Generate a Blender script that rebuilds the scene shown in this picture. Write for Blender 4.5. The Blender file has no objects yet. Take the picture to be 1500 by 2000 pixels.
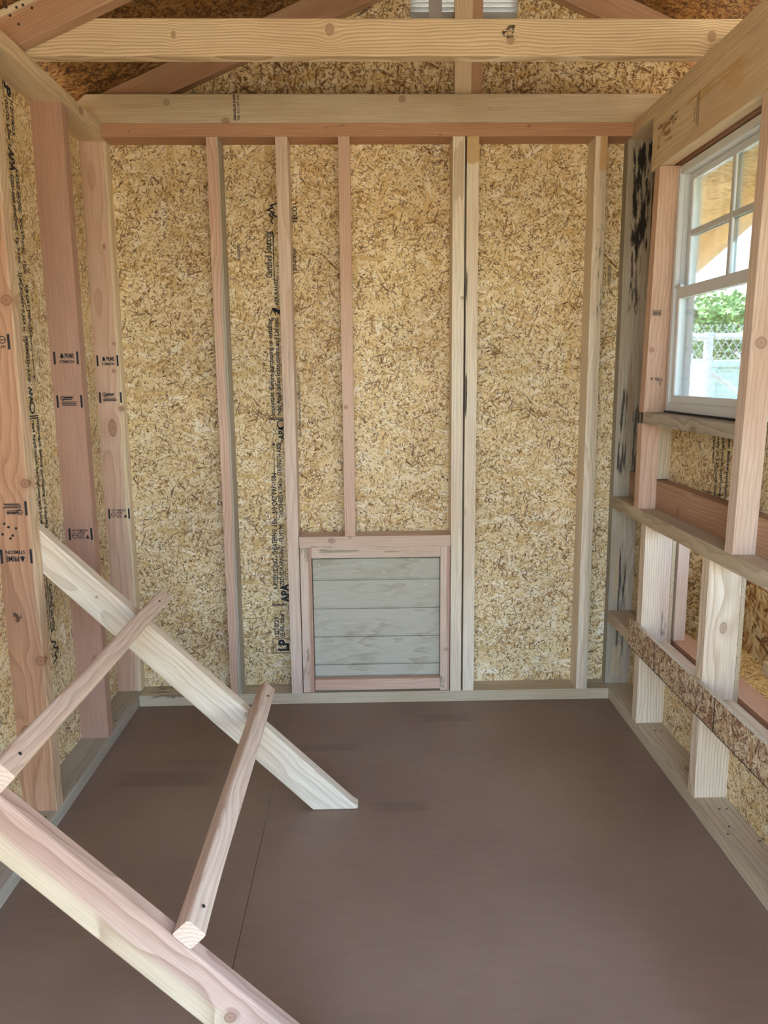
import bpy, bmesh, math, random
from mathutils import Matrix, Vector

random.seed(7)
SC = bpy.context.scene
COL = SC.collection
R = math.radians

# ------------------------------------------------------------------ camera
H, YAW, PIT, ROL, F = 1.0984, 0.0211, 0.1745, -0.0086, 1512.54
cy, sy, cp, sp, cr, sr = math.cos(YAW), math.sin(YAW), math.cos(PIT), math.sin(PIT), math.cos(ROL), math.sin(ROL)
right0, up0 = Vector((cy, -sy, 0)), Vector((sp * sy, sp * cy, cp))
fwd = Vector((cp * sy, cp * cy, -sp))
rgt, up = cr * right0 + sr * up0, -sr * right0 + cr * up0
cam = bpy.data.cameras.new('camera')
cam.sensor_fit = 'VERTICAL'; cam.sensor_height = 36; cam.lens = F * 36 / 2000
cam.clip_start = 0.02
co = bpy.data.objects.new('camera', cam); COL.objects.link(co)
co.matrix_world = Matrix(((rgt.x, up.x, -fwd.x, 0), (rgt.y, up.y, -fwd.y, 0), (rgt.z, up.z, -fwd.z, H), (0, 0, 0, 1)))
SC.camera = co

# ------------------------------------------------------------------ sky, sun, exposure
w = bpy.data.worlds.new('sky'); SC.world = w; w.use_nodes = True
wn = w.node_tree
sky = wn.nodes.new('ShaderNodeTexSky'); sky.sky_type = 'NISHITA'; sky.sun_disc = False
sky.sun_elevation = R(52); sky.sun_rotation = R(300); sky.air_density = 1.0; sky.dust_density = 3.0; sky.ozone_density = 1.0
wn.nodes['Background'].inputs['Strength'].default_value = 0.36
wn.links.new(sky.outputs[0], wn.nodes['Background'].inputs[0])
sun = bpy.data.lights.new('sun', 'SUN'); sun.energy = 5.0; sun.angle = R(0.6); sun.color = (1, .95, .87)
so = bpy.data.objects.new('sun', sun); COL.objects.link(so)
so.rotation_euler = Vector((-.62, .30, .95)).to_track_quat('Z', 'Y').to_euler()   # from the left and a little behind the shed
SC.view_settings.view_transform = 'Standard'; SC.view_settings.look = 'None'
SC.view_settings.gamma = 1.0; SC.view_settings.use_curve_mapping = False
SC.view_settings.exposure = 2.84


def portal(loc, rot, sx, sy_):
    l = bpy.data.lights.new('portal', 'AREA'); l.shape = 'RECTANGLE'; l.size = sx; l.size_y = sy_
    l.cycles.is_portal = True
    o = bpy.data.objects.new('portal', l); COL.objects.link(o); o.location = loc; o.rotation_euler = rot


# ------------------------------------------------------------------ key dimensions (metres)
T, D = .0381, .082
XL, XR, YB, ZT = -.783, .817, 2.489, 1.806
YE = YB + D
XLO, XRO = XL - D, XR + D
Y2, Y3 = 2.183, 1.789
OT = .010                                   # sheathing thickness
RX, RZ, RS = .32, 2.41, .42                 # ridge x, ridge height of rafter tops, slope
YF = -.16                                   # front wall, behind the camera
GROUND = -.42


def roof(x): return RZ - RS * abs(x - RX)


# ------------------------------------------------------------------ node helper
class N:
    def __init__(s, name):
        s.m = bpy.data.materials.new(name); s.m.use_nodes = True
        s.t = s.m.node_tree; s.p = s.t.nodes['Principled BSDF']; s.out = s.t.nodes['Material Output']
    def n(s, typ, **kw):
        nd = s.t.nodes.new(typ)
        for k, v in kw.items(): setattr(nd, k, v)
        return nd
    def set(s, sock, v):
        if isinstance(v, bpy.types.NodeSocket): s.t.links.new(v, sock)
        elif v is not None:
            if sock.type == 'RGBA' and len(v) == 3: v = (*v, 1)
            sock.default_value = v
    def math(s, op, a, b=None, c=None, clamp=False):
        nd = s.n('ShaderNodeMath', operation=op, use_clamp=clamp)
        s.set(nd.inputs[0], a)
        if b is not None: s.set(nd.inputs[1], b)
        if c is not None: s.set(nd.inputs[2], c)
        return nd.outputs[0]
    def vec(s, op, a, b=None):
        nd = s.n('ShaderNodeVectorMath', operation=op); s.set(nd.inputs[0], a)
        if b is not None: s.set(nd.inputs[1], b)
        return nd.outputs[0]
    def sep(s, v):
        nd = s.n('ShaderNodeSeparateXYZ'); s.set(nd.inputs[0], v); return nd.outputs
    def comb(s, x, y, z=0.0):
        nd = s.n('ShaderNodeCombineXYZ')
        for i, v in enumerate((x, y, z)): s.set(nd.inputs[i], v)
        return nd.outputs[0]
    def obj(s): return s.n('ShaderNodeTexCoord').outputs['Object']
    def noise(s, v, scale, detail=2, rough=.5):
        nd = s.n('ShaderNodeTexNoise'); s.set(nd.inputs['Vector'], v)
        nd.inputs['Scale'].default_value = scale; nd.inputs['Detail'].default_value = detail; nd.inputs['Roughness'].default_value = rough
        return nd.outputs['Fac']
    def step(s, v, a, b, smooth=True, o0=0.0, o1=1.0):
        nd = s.n('ShaderNodeMapRange', interpolation_type='SMOOTHSTEP' if smooth else 'LINEAR')
        s.set(nd.inputs[0], v); nd.inputs[1].default_value = a; nd.inputs[2].default_value = b
        nd.inputs[3].default_value = o0; nd.inputs[4].default_value = o1
        return nd.outputs[0]
    def mix(s, f, a, b, blend='MIX'):
        nd = s.n('ShaderNodeMix', data_type='RGBA', blend_type=blend)
        s.set(nd.inputs[0], f); s.set(nd.inputs[6], a); s.set(nd.inputs[7], b); return nd.outputs[2]
    def scale(s, c, f):
        nd = s.n('ShaderNodeVectorMath', operation='SCALE'); s.set(nd.inputs[0], c); s.set(nd.inputs[3], f); return nd.outputs[0]
    def done(s, color, rough=.6, bump=None, bs=.2, bd=.001, spec=.3, metal=0):
        s.set(s.p.inputs['Base Color'], color); s.set(s.p.inputs['Roughness'], rough)
        s.p.inputs['Specular IOR Level'].default_value = spec; s.p.inputs['Metallic'].default_value = metal
        if bump is not None:
            b = s.n('ShaderNodeBump'); b.inputs['Strength'].default_value = bs; b.inputs['Distance'].default_value = bd
            s.set(b.inputs['Height'], bump); s.t.links.new(b.outputs[0], s.p.inputs['Normal'])
        return s.m


def lin(*c):                                  # 0-255 sRGB to linear
    return tuple((x / 255 / 12.92) if x / 255 <= .04045 else ((x / 255 + .055) / 1.055) ** 2.4 for x in c)


def plain(name, col, rough=.5, metal=0, spec=.4, var=.08, sc=30):
    m = N(name); n = m.noise(m.obj(), sc, 4)
    return m.done(m.scale(col, m.step(n, .2, .8, o0=1 - var, o1=1 + var)), rough, spec=spec, metal=metal)


# palettes: light, dark, second tone
TONES = {
    'cream': (lin(226, 206, 172), lin(172, 140, 100), lin(216, 190, 154)),
    'white': (lin(232, 218, 192), lin(184, 154, 118), lin(224, 204, 176)),
    'pink':  (lin(216, 184, 160), lin(180, 136, 108), lin(206, 170, 144)),
    'palepink': (lin(220, 198, 176), lin(186, 150, 124), lin(210, 182, 158)),
    'red':   (lin(188, 150, 128), lin(154, 112, 90), lin(178, 140, 118)),
    'redder': (lin(194, 150, 116), lin(150, 104, 76), lin(182, 138, 106)),
    'brown': (lin(184, 148, 118), lin(136, 100, 74), lin(170, 130, 100)),
    'grey':  (lin(204, 188, 160), lin(154, 134, 106), lin(188, 168, 136)),
    'rosewash': (lin(196, 166, 146), lin(150, 116, 96), lin(184, 152, 132)),
    'tan': (lin(204, 184, 154), lin(164, 136, 104), lin(194, 172, 142)),
    'greyer': (lin(184, 172, 152), lin(132, 120, 104), lin(166, 154, 132)),
}
_seed = [0]


def wood(tone, loc, M, freq=170, center=None, knots=(), kf='y', contrast=.8, stains=(), sap=None, wob=.006, pw=2.2, rough=.62):
    """rings round a pith that lies along local x; knots and stains in world metres"""
    _seed[0] += 1; rnd = random.Random(_seed[0] * 13 + 5); Mi = M.inverted()
    light, dark, second = TONES[tone]
    m = N('wood_' + tone); P = m.obj(); off = (rnd.uniform(0, 50), rnd.uniform(0, 50), rnd.uniform(0, 50))
    x, y, z = m.sep(P)
    if center is None:
        center = (rnd.choice((-1, 1)) * rnd.uniform(.03, .09), rnd.choice((-1, 1)) * rnd.uniform(.03, .09))
    Po = m.vec('ADD', P, off)
    n1 = m.math('SUBTRACT', m.noise(m.vec('MULTIPLY', Po, (1.6, 5, 5)), 1.6, 1), .5)
    n2 = m.math('SUBTRACT', m.noise(m.vec('MULTIPLY', Po, (7, 16, 16)), 1.0, 1), .5)
    dy = m.math('ADD', m.math('SUBTRACT', y, center[0]), m.math('MULTIPLY', n1, wob * 5))
    dz = m.math('ADD', m.math('SUBTRACT', z, center[1]), m.math('MULTIPLY', n1, -wob * 3.5))
    r = m.math('SQRT', m.math('ADD', m.math('MULTIPLY', dy, dy), m.math('MULTIPLY', dz, dz)))
    r = m.math('ADD', r, m.math('MULTIPLY', n2, wob))
    kd = []
    cc = y if kf == 'y' else z
    for k in knots:
        q = Mi @ Vector(k[:3]); s_ = k[3] * .78; c0 = q.y if kf == 'y' else q.z
        st = k[4] if len(k) > 4 else 1.0
        ax = m.math('DIVIDE', m.math('SUBTRACT', x, q.x), s_ * st); ay = m.math('DIVIDE', m.math('SUBTRACT', cc, c0), s_)
        oc, o0_ = (z, q.z) if kf == 'y' else (y, q.y)
        az = m.math('DIVIDE', m.math('SUBTRACT', oc, o0_), s_ * 2.2)
        d2 = m.math('ADD', m.math('ADD', m.math('MULTIPLY', ax, ax), m.math('MULTIPLY', ay, ay)), m.math('MULTIPLY', az, az))
        sg = m.math('MULTIPLY', ay, m.math('EXPONENT', m.math('MULTIPLY', d2, -.16)))
        r = m.math('ADD', r, m.math('MULTIPLY', sg, -s_ * .55 * (1 if center[0 if kf == 'y' else 1] < 0 else -1)))
        kd.append(m.math('SQRT', d2))
    ring = m.math('FRACT', m.math('ADD', m.math('MULTIPLY', r, freq), m.math('MULTIPLY', n2, .6)))
    late = m.math('MULTIPLY', m.math('POWER', ring, pw), m.step(ring, .9, 1.0, o0=1, o1=0))
    fib = m.noise(m.vec('MULTIPLY', Po, (9, 420, 420)), 1, 2)
    pat = m.noise(m.vec('MULTIPLY', Po, (2.2, 11, 11)), 1, 2)
    base = m.mix(m.step(pat, .35, .68), light, second)
    if sap:                                    # (tone, axis, edge0, edge1): a sapwood band along one edge
        sl, sd, _ = TONES[sap[0]]
        ed = m.math('ADD', (y if sap[1] == 'y' else z), m.math('MULTIPLY', n1, .02))
        sm = m.step(ed, sap[2], sap[3])
        base = m.mix(sm, base, sl); dark = m.mix(sm, dark, sd)
    col = m.mix(m.math('MULTIPLY', late, contrast), base, dark)
    col = m.scale(col, m.step(fib, .25, .75, o0=.88, o1=1.1))
    for d in kd:
        wv = m.math('ADD', d, m.math('MULTIPLY', n2, .5))
        kr = m.math('FRACT', m.math('MULTIPLY', wv, 3.1))
        kc = m.mix(kr, lin(168, 118, 84), lin(126, 82, 58))
        kc = m.mix(m.step(wv, .72, .92), kc, lin(74, 44, 32))
        kc = m.mix(m.step(wv, .05, .34), lin(84, 50, 34), kc)
        col = m.mix(m.step(wv, 1.0, 1.12, o0=1, o1=0), col, kc)
        col = m.mix(m.math('MULTIPLY', m.step(wv, 1.1, 2.4, o0=.55, o1=0), 1.0), col, m.mix(.5, dark, light))
    for (p0, p1, sc_, thr, den, ssc) in stains:      # box in world metres, colour, noise threshold, density, (along, across) noise scale
        a, b = Mi @ Vector(p0), Mi @ Vector(p1)
        msk = None
        for sock, lo, hi in ((x, min(a.x, b.x), max(a.x, b.x)), (cc, min(*(((a.y, b.y)) if kf == 'y' else (a.z, b.z))), max(*(((a.y, b.y)) if kf == 'y' else (a.z, b.z))))):
            e = (hi - lo) * .22
            mm = m.math('MULTIPLY', m.step(sock, lo - e * .2, lo + e), m.step(sock, hi - e, hi + e * .2, o0=1, o1=0))
            msk = mm if msk is None else m.math('MULTIPLY', msk, mm)
        nz = m.noise(m.vec('MULTIPLY', Po, (ssc[0], ssc[1], ssc[1])), 1, 5, .62)
        v = m.math('ADD', nz, m.math('MULTIPLY', m.math('SUBTRACT', msk, 1.0), .35))
        col = m.mix(m.math('MULTIPLY', m.step(v, thr, thr + .12), den), col, sc_)
    return m.done(col, rough, bump=m.math('ADD', fib, m.math('MULTIPLY', late, .6)), bs=.18, bd=.0008, spec=.25)


def osb(name, axes, pal, big=1.0, dark=.35, seed=0, gain=1.0, upright=0.0):
    """pressed strands: layers of straight-edged flakes (one per Voronoi cell) laid over each other at many angles"""
    m = N(name); s = m.sep(m.obj()); ia = 'xyz'.index
    rnd = random.Random(seed); k = 1 / big
    P = m.comb(s[ia(axes[0])], s[ia(axes[1])]); P = m.vec('ADD', P, (rnd.uniform(5, 50), rnd.uniform(5, 50), 0))
    wobn = m.n('ShaderNodeTexNoise'); m.set(wobn.inputs['Vector'], P); wobn.inputs['Scale'].default_value = 7 * k; wobn.inputs['Detail'].default_value = 3
    P2 = m.vec('ADD', P, m.vec('MULTIPLY', m.vec('SUBTRACT', wobn.outputs['Color'], (.5, .5, .5)), (.035 * big, .035 * big, 0)))
    fine = m.noise(P, 120 * k, 3, .7)
    col = m.mix(m.step(m.noise(P, 14 * k, 4, .6), .35, .65), pal[0], pal[1]); hgt = None
    layers = [(.2, 8, 30, .15, .47), (1.2, 9, 40, .2, .46), (-.7, 10, 44, .3, .46), (2.0, 13, 60, .3, .45), (.7, 15, 64, .35, .45), (1.6, 17, 80, .4, .44), (-.35, 20, 95, .45, .44),
              (2.6, 22, 90, .5, .43), (1.05, 26, 120, .5, .42), (-1.2, 30, 150, .5, .42), (.4, 34, 170, .55, .42), (1.85, 42, 190, .55, .42), (-.15, 56, 230, .6, .42),
              (.55, 9, 36, .86, .40), (-.95, 11, 48, .84, .40), (1.5, 12, 50, .84, .40), (2.35, 16, 90, .8, .40)]
    for i, (ang, fa, fb, thr, sz) in enumerate(layers):
        jit = rnd.uniform(-.15, .15); ang += jit
        q = m.n('ShaderNodeMapping'); m.set(q.inputs['Vector'], P2); q.inputs['Rotation'].default_value = (0, 0, ang + upright)
        v = m.vec('MULTIPLY', q.outputs[0], (fa * k, fb * k, 1)); v = m.vec('ADD', v, (i * 7.3, i * 3.1, 0))
        vo = m.n('ShaderNodeTexVoronoi', voronoi_dimensions='2D', feature='F1', distance='CHEBYCHEV'); m.set(vo.inputs['Vector'], v); vo.inputs['Scale'].default_value = 1
        c = m.sep(vo.outputs['Color'])
        ramp = m.n('ShaderNodeValToRGB'); m.set(ramp.inputs[0], c[0] if i < 13 else m.math('MULTIPLY_ADD', c[0], .85, .15 - .12 * dark))
        els = ramp.color_ramp.elements; dk = dark * .10
        stops = [(0, pal[3]), (dk * .5 + .004, pal[2]), (dk + .06, pal[1]), (.42, pal[0]), (.72, pal[4]), (1, pal[5])]
        els[0].position = 0; els[0].color = (*stops[0][1], 1); els[1].position = 1; els[1].color = (*stops[-1][1], 1)
        for ps, cl in stops[1:-1]:
            e = els.new(ps); e.color = (*cl, 1)
        fibn = m.noise(m.vec('MULTIPLY', v, (.8, 6, 1)), 1, 2)
        cs = m.scale(ramp.outputs[0], m.step(fibn, .2, .8, o0=.86, o1=1.08))
        cs = m.scale(cs, m.step(vo.outputs['Distance'], sz - .10, sz, o0=1.0, o1=.82))  # flake rims darkened: a slim shadow painted along each edge
        msk = m.math('MULTIPLY', m.math('GREATER_THAN', c[1], thr), m.step(vo.outputs['Distance'], sz - .02, sz + .02, o0=1, o1=0))
        col = m.mix(msk, col, cs)
        hh = m.math('MULTIPLY', c[2], msk); hgt = hh if hgt is None else m.math('ADD', m.math('MULTIPLY', hgt, m.math('SUBTRACT', 1.0, msk)), hh)
    # dark slivers and bark specks pressed between the strands, thicker in some zones than in others
    zone = m.step(m.noise(P, 9 * k, 3, .6), .32, .66, o0=-.06, o1=.035)
    for j, (ang, fa, fb, q0, sz) in enumerate([(.5, 46, 230, .17, .30), (1.35, 56, 260, .20, .30), (-.6, 60, 280, .20, .30), (2.2, 70, 260, .20, .28), (1.0, 40, 330, .18, .34), (-.2, 80, 320, .2, .32),
                                               (.95, 20, 170, .06, .36), (-.3, 17, 120, .035, .34), (1.9, 18, 140, .04, .34), (0.3, 80, 120, .16, .24), (1.6, 110, 160, .22, .26)]):
        q = m.n('ShaderNodeMapping'); m.set(q.inputs['Vector'], P2); q.inputs['Rotation'].default_value = (0, 0, ang + upright)
        v = m.vec('ADD', m.vec('MULTIPLY', q.outputs[0], (fa * k, fb * k, 1)), (j * 3.7, j * 9.1, 0))
        vo = m.n('ShaderNodeTexVoronoi', voronoi_dimensions='2D', feature='F1'); m.set(vo.inputs['Vector'], v); vo.inputs['Scale'].default_value = 1
        c = m.sep(vo.outputs['Color'])
        msk = m.math('MULTIPLY', m.math('GREATER_THAN', m.math('ADD', c[1], zone), 1 - q0 * dark), m.step(vo.outputs['Distance'], sz, sz + .14, o0=.72, o1=0))
        col = m.mix(msk, col, m.mix(m.math('MULTIPLY', c[0], c[0]), m.scale(pal[3], .8), pal[2]))
    col = m.scale(col, m.step(fine, .25, .75, o0=.90 * gain, o1=1.08 * gain)); col = m.scale(col, m.step(m.noise(P, 3.2 * k, 3), .3, .7, o0=.93, o1=1.06))
    return m.done(col, .6, bump=hgt, bs=.3, bd=.0012, spec=.25)


OSB_IN = [lin(232, 206, 154), lin(215, 182, 124), lin(174, 130, 80), lin(100, 66, 40), lin(238, 216, 172), lin(247, 235, 206)]
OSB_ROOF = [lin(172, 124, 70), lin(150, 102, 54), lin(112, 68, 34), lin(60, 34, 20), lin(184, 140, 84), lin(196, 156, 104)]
OSB_CHIP = [lin(220, 190, 138), lin(196, 152, 98), lin(156, 102, 60), lin(104, 58, 36), lin(230, 206, 160), lin(240, 226, 196)]
OSB_LIP = [lin(214, 188, 146), lin(184, 146, 108), lin(150, 104, 76), lin(110, 68, 50), lin(222, 202, 164), lin(232, 218, 190)]
M_OSB_B = osb('osb_back', 'xz', OSB_IN, 1.0, .5, 1, upright=1.0)
M_OSB_L = osb('osb_left', 'yz', OSB_IN, 1.0, .45, 2, upright=.6)
M_OSB_R = osb('osb_right', 'yz', OSB_IN, 1.0, .45, 3, upright=1.3)
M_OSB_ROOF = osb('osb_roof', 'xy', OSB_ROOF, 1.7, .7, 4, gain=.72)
M_OSB_GABLE = osb('osb_gable', 'xy', OSB_IN, 1.3, .8, 5, upright=.8, gain=.8)
M_OSB_NEST = osb('osb_nest', 'yz', OSB_CHIP, 2.6, .5, 6)
M_OSB_LIP = osb('osb_lip', 'yz', OSB_LIP, 1.25, .9, 8, upright=-.7)
M_OSB_SOF = osb('osb_soffit', 'xy', OSB_IN, 1.2, .4, 9)

M_EDGE = plain('osb_cut_edge', lin(190, 172, 140), .8, var=.22, sc=160)
ink = plain('stamp_ink', (.018, .018, .022), .7, var=.3, sc=200)
inkg = plain('faded_ink', (.11, .09, .075), .7, var=.3, sc=200)


def floor_mat():
    m = N('brown_floor_paint'); P = m.obj(); x, y, z = m.sep(P)
    a = m.noise(P, 2.3, 4); b = m.noise(m.vec('MULTIPLY', P, (14, 60, 1)), 1, 4); c = m.noise(P, 260, 2)
    col = m.mix(m.step(a, .3, .7), lin(138, 115, 96), lin(127, 104, 86))
    col = m.scale(col, m.step(b, .25, .75, o0=.95, o1=1.05))
    # darker brush laps left in the paint
    def lap(cx, cy_, hx, hy, k):
        nonlocal col
        n = m.noise(m.vec('MULTIPLY', P, (6, 30, 1)), 1, 3)
        ex = m.math('ABSOLUTE', m.math('DIVIDE', m.math('SUBTRACT', x, cx), hx)); ey = m.math('ABSOLUTE', m.math('DIVIDE', m.math('SUBTRACT', y, cy_), hy))
        d = m.math('ADD', m.math('MAXIMUM', ex, ey), m.math('MULTIPLY', m.math('SUBTRACT', n, .5), .9))
        col = m.mix(m.step(d, .45, 1.15, o0=k, o1=0), col, lin(70, 55, 46))
    O = FLOOR_LOC
    for l in [(-.56, 2.0, .16, .05, .32), (.24, 2.36, .10, .03, .28), (-.16, 2.17, .16, .03, .3), (.08, 1.84, .08, .025, .22), (-.5, 2.09, .1, .03, .2)]:
        lap(l[0] - O[0], l[1] - O[1], *l[2:])
    sp_ = m.n('ShaderNodeTexVoronoi', feature='F1'); m.set(sp_.inputs['Vector'], P); sp_.inputs['Scale'].default_value = 14
    cs = m.sep(sp_.outputs['Color'])
    dot = m.math('MULTIPLY', m.math('GREATER_THAN', cs[0], .8), m.step(sp_.outputs['Distance'], .03, .045, o0=.8, o1=0))
    col = m.mix(dot, col, m.mix(m.math('GREATER_THAN', cs[1], .5), lin(150, 130, 112), lin(48, 38, 32)))
    sc2 = m.n('ShaderNodeTexVoronoi', feature='F1'); m.set(sc2.inputs['Vector'], m.vec('MULTIPLY', P, (8, 46, 1))); sc2.inputs['Scale'].default_value = 1.3
    c2 = m.sep(sc2.outputs['Color'])
    col = m.mix(m.math('MULTIPLY', m.math('GREATER_THAN', c2[0], .93), m.step(sc2.outputs['Distance'], .04, .09, o0=.35, o1=0)), col, lin(150, 134, 118))
    return m.done(col, m.step(a, .3, .7, o0=.42, o1=.52), bump=m.math('ADD', b, m.math('MULTIPLY', c, .4)), bs=.12, bd=.001, spec=.45)


# ------------------------------------------------------------------ object helpers
MW = {}                                       # world matrices


def link(o, parent=None, M=None):
    COL.objects.link(o); M = M or Matrix(); MW[o.name] = M
    if parent: o.parent = parent; o.matrix_local = MW[parent.name].inverted() @ M
    else: o.matrix_world = M
    return o


def meta(o, label=None, cat=None, group=None, kind=None):
    if label: o['label'] = label
    if cat: o['category'] = cat
    if group: o['group'] = group
    if kind: o['kind'] = kind
    return o


def empty(name, loc, label=None, cat=None, group=None, kind=None):
    o = bpy.data.objects.new(name, None); o.empty_display_size = .1
    return meta(link(o, None, Matrix.Translation(loc)), label, cat, group, kind)


def mesh_obj(name, bm, mat, parent=None, M=None, smooth=False):
    bmesh.ops.recalc_face_normals(bm, faces=bm.faces[:])
    me = bpy.data.meshes.new(name); bm.to_mesh(me); bm.free()
    if mat: me.materials.append(mat)
    if smooth:
        for p in me.polygons: p.use_smooth = True
    return link(bpy.data.objects.new(name, me), parent, M)


def prism_bm(poly, depth, bevel=0, seg=2):
    """polygon in local x,y extruded in z, centred on z"""
    bm = bmesh.new()
    a = [bm.verts.new((p[0], p[1], -depth / 2)) for p in poly]; b = [bm.verts.new((p[0], p[1], depth / 2)) for p in poly]
    bm.faces.new(a[::-1]); bm.faces.new(b); n = len(poly)
    for i in range(n): bm.faces.new((a[i], a[(i + 1) % n], b[(i + 1) % n], b[i]))
    bmesh.ops.recalc_face_normals(bm, faces=bm.faces[:])
    if bevel: bmesh.ops.bevel(bm, geom=bm.edges[:], offset=bevel, segments=seg, profile=.5, affect='EDGES')
    return bm


AX = {'x': Matrix(((1, 0, 0), (0, 1, 0), (0, 0, 1))), 'y': Matrix(((0, 0, 1), (1, 0, 0), (0, 1, 0))), 'z': Matrix(((0, 1, 0), (0, 0, 1), (1, 0, 0)))}


def box_bm(bm, lo, hi):
    vs = [bm.verts.new((x, y, z)) for z in (lo[2], hi[2]) for y in (lo[1], hi[1]) for x in (lo[0], hi[0])]
    for f in ((0, 2, 3, 1), (4, 5, 7, 6), (0, 1, 5, 4), (2, 6, 7, 3), (0, 4, 6, 2), (1, 3, 7, 5)): bm.faces.new([vs[i] for i in f])


def lumber(name, parent, xs, ys, zs, axis, tone, bevel=.003, kf=None, lean=None, label=None, mat=None, wave=0.0, seg=2, **kw):
    """a sawn board from its world extents; lean = (dx,dy) shift of the top end for uprights"""
    lo = Vector((xs[0], ys[0], zs[0])); hi = Vector((xs[1], ys[1], zs[1])); c = (lo + hi) / 2; s = hi - lo
    A = AX[axis].to_4x4(); M = Matrix.Translation(c) @ A
    if lean: M = Matrix.Translation(c) @ Matrix(((1, 0, lean[0] / s.z, 0), (0, 1, lean[1] / s.z, 0), (0, 0, 1, 0), (0, 0, 0, 1))) @ A
    ls = {'x': (s.x, s.y, s.z), 'y': (s.y, s.z, s.x), 'z': (s.z, s.x, s.y)}[axis]
    kf = kf or {'x': 'z', 'y': 'y', 'z': 'y'}[axis]
    bm = bmesh.new(); box_bm(bm, [-v / 2 for v in ls], [v / 2 for v in ls])
    if wave:
        ed = [e for e in bm.edges if abs(e.verts[0].co.x - e.verts[1].co.x) > ls[0] * .9]
        bmesh.ops.subdivide_edges(bm, edges=ed, cuts=14, use_grid_fill=True)
        rr = random.Random(len(MW)); ph = [rr.uniform(0, 6) for _ in range(4)]
        for v in bm.verts:
            v.co.y += wave * (math.sin(v.co.x * 9 + ph[0]) + .5 * math.sin(v.co.x * 23 + ph[1])) * .5
            v.co.z += wave * (math.sin(v.co.x * 7 + ph[2]) + .5 * math.sin(v.co.x * 19 + ph[3])) * .5
    ed = [e for e in bm.edges if len(e.link_faces) == 2 and e.calc_face_angle(0) > .8]
    bmesh.ops.bevel(bm, geom=ed, offset=min(bevel, min(ls) * .3), segments=seg, profile=.5, affect='EDGES')
    Mm = Matrix.Translation(c) @ A                # for texture placement
    o = mesh_obj(name, bm, mat or wood(tone, c, Mm, kf=kf, **kw), parent)
    if lean:
        for v in o.data.vertices: pass
        sh = AX[axis].to_4x4().inverted() @ Matrix(((1, 0, lean[0] / s.z, 0), (0, 1, lean[1] / s.z, 0), (0, 0, 1, 0), (0, 0, 0, 1))) @ A
        o.data.transform(sh)
    MW[o.name] = Mm
    if parent: o.matrix_local = MW[parent.name].inverted() @ Mm
    else: o.matrix_world = Mm
    if label: o['label'] = label
    return o


def sheet(name, parent, lo, hi, mat, holes=(), normal='y', label=None, edge=True):
    """a flat panel with rectangular holes; holes = ((a0,a1,b0,b1),...) in the two in-plane axes"""
    na = 'xyz'.index(normal); pa = [i for i in range(3) if i != na]
    A = sorted({lo[pa[0]], hi[pa[0]], *[v for h in holes for v in h[:2]]}); B = sorted({lo[pa[1]], hi[pa[1]], *[v for h in holes for v in h[2:]]})
    A = [a for a in A if lo[pa[0]] - 1e-6 <= a <= hi[pa[0]] + 1e-6]; B = [b for b in B if lo[pa[1]] - 1e-6 <= b <= hi[pa[1]] + 1e-6]
    c = [(lo[i] + hi[i]) / 2 for i in range(3)]
    cells = {(i, j) for i in range(len(A) - 1) for j in range(len(B) - 1)
             if not any(h[0] - 1e-6 <= (A[i] + A[i + 1]) / 2 <= h[1] + 1e-6 and h[2] - 1e-6 <= (B[j] + B[j + 1]) / 2 <= h[3] + 1e-6 for h in holes)}
    bm = bmesh.new(); V = {}
    def vert(i, j, k):
        if (i, j, k) not in V:
            p = [0, 0, 0]; p[pa[0]] = A[i] - c[pa[0]]; p[pa[1]] = B[j] - c[pa[1]]; p[na] = (lo, hi)[k][na] - c[na]; V[i, j, k] = bm.verts.new(p)
        return V[i, j, k]
    for (i, j) in cells:
        for k in (0, 1): bm.faces.new([vert(i, j, k), vert(i + 1, j, k), vert(i + 1, j + 1, k), vert(i, j + 1, k)])
        for (di, dj, e) in ((-1, 0, ((i, j), (i, j + 1))), (1, 0, ((i + 1, j), (i + 1, j + 1))), (0, -1, ((i, j), (i + 1, j))), (0, 1, ((i, j + 1), (i + 1, j + 1)))):
            if (i + di, j + dj) not in cells: bm.faces.new([vert(*e[0], 0), vert(*e[1], 0), vert(*e[1], 1), vert(*e[0], 1)])
    o = mesh_obj(name, bm, mat, parent, Matrix.Translation(c))
    if edge and mat.name.startswith('osb'):
        o.data.materials.append(M_EDGE)
        for f in o.data.polygons:
            if abs(f.normal[na]) < .5: f.material_index = 1
    if label: o['label'] = label
    return o


def xz_prism(name, parent, poly, y0, y1, mat=None, bevel=0, axis_dir=None, tone=None, label=None, **kw):
    """polygon in world x,z, extruded from y0 to y1; local x runs along axis_dir (x,z)"""
    d = Vector((axis_dir[0], 0, axis_dir[1])).normalized() if axis_dir else Vector((1, 0, 0)); nrm = Vector((-d.z, 0, d.x)); yy = d.cross(nrm)
    c = Vector((sum(p[0] for p in poly) / len(poly), (y0 + y1) / 2, sum(p[1] for p in poly) / len(poly)))
    M = Matrix(((d.x, nrm.x, yy.x, c.x), (d.y, nrm.y, yy.y, c.y), (d.z, nrm.z, yy.z, c.z), (0, 0, 0, 1))); Mi = M.inverted()
    pts = [(Mi @ Vector((p[0], c.y, p[1])))[:2] for p in poly]
    o = mesh_obj(name, prism_bm(pts, abs(y1 - y0), bevel), mat or wood(tone, c, M, **kw), parent, M)
    if label: o['label'] = label
    return o


_tm = {}


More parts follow.
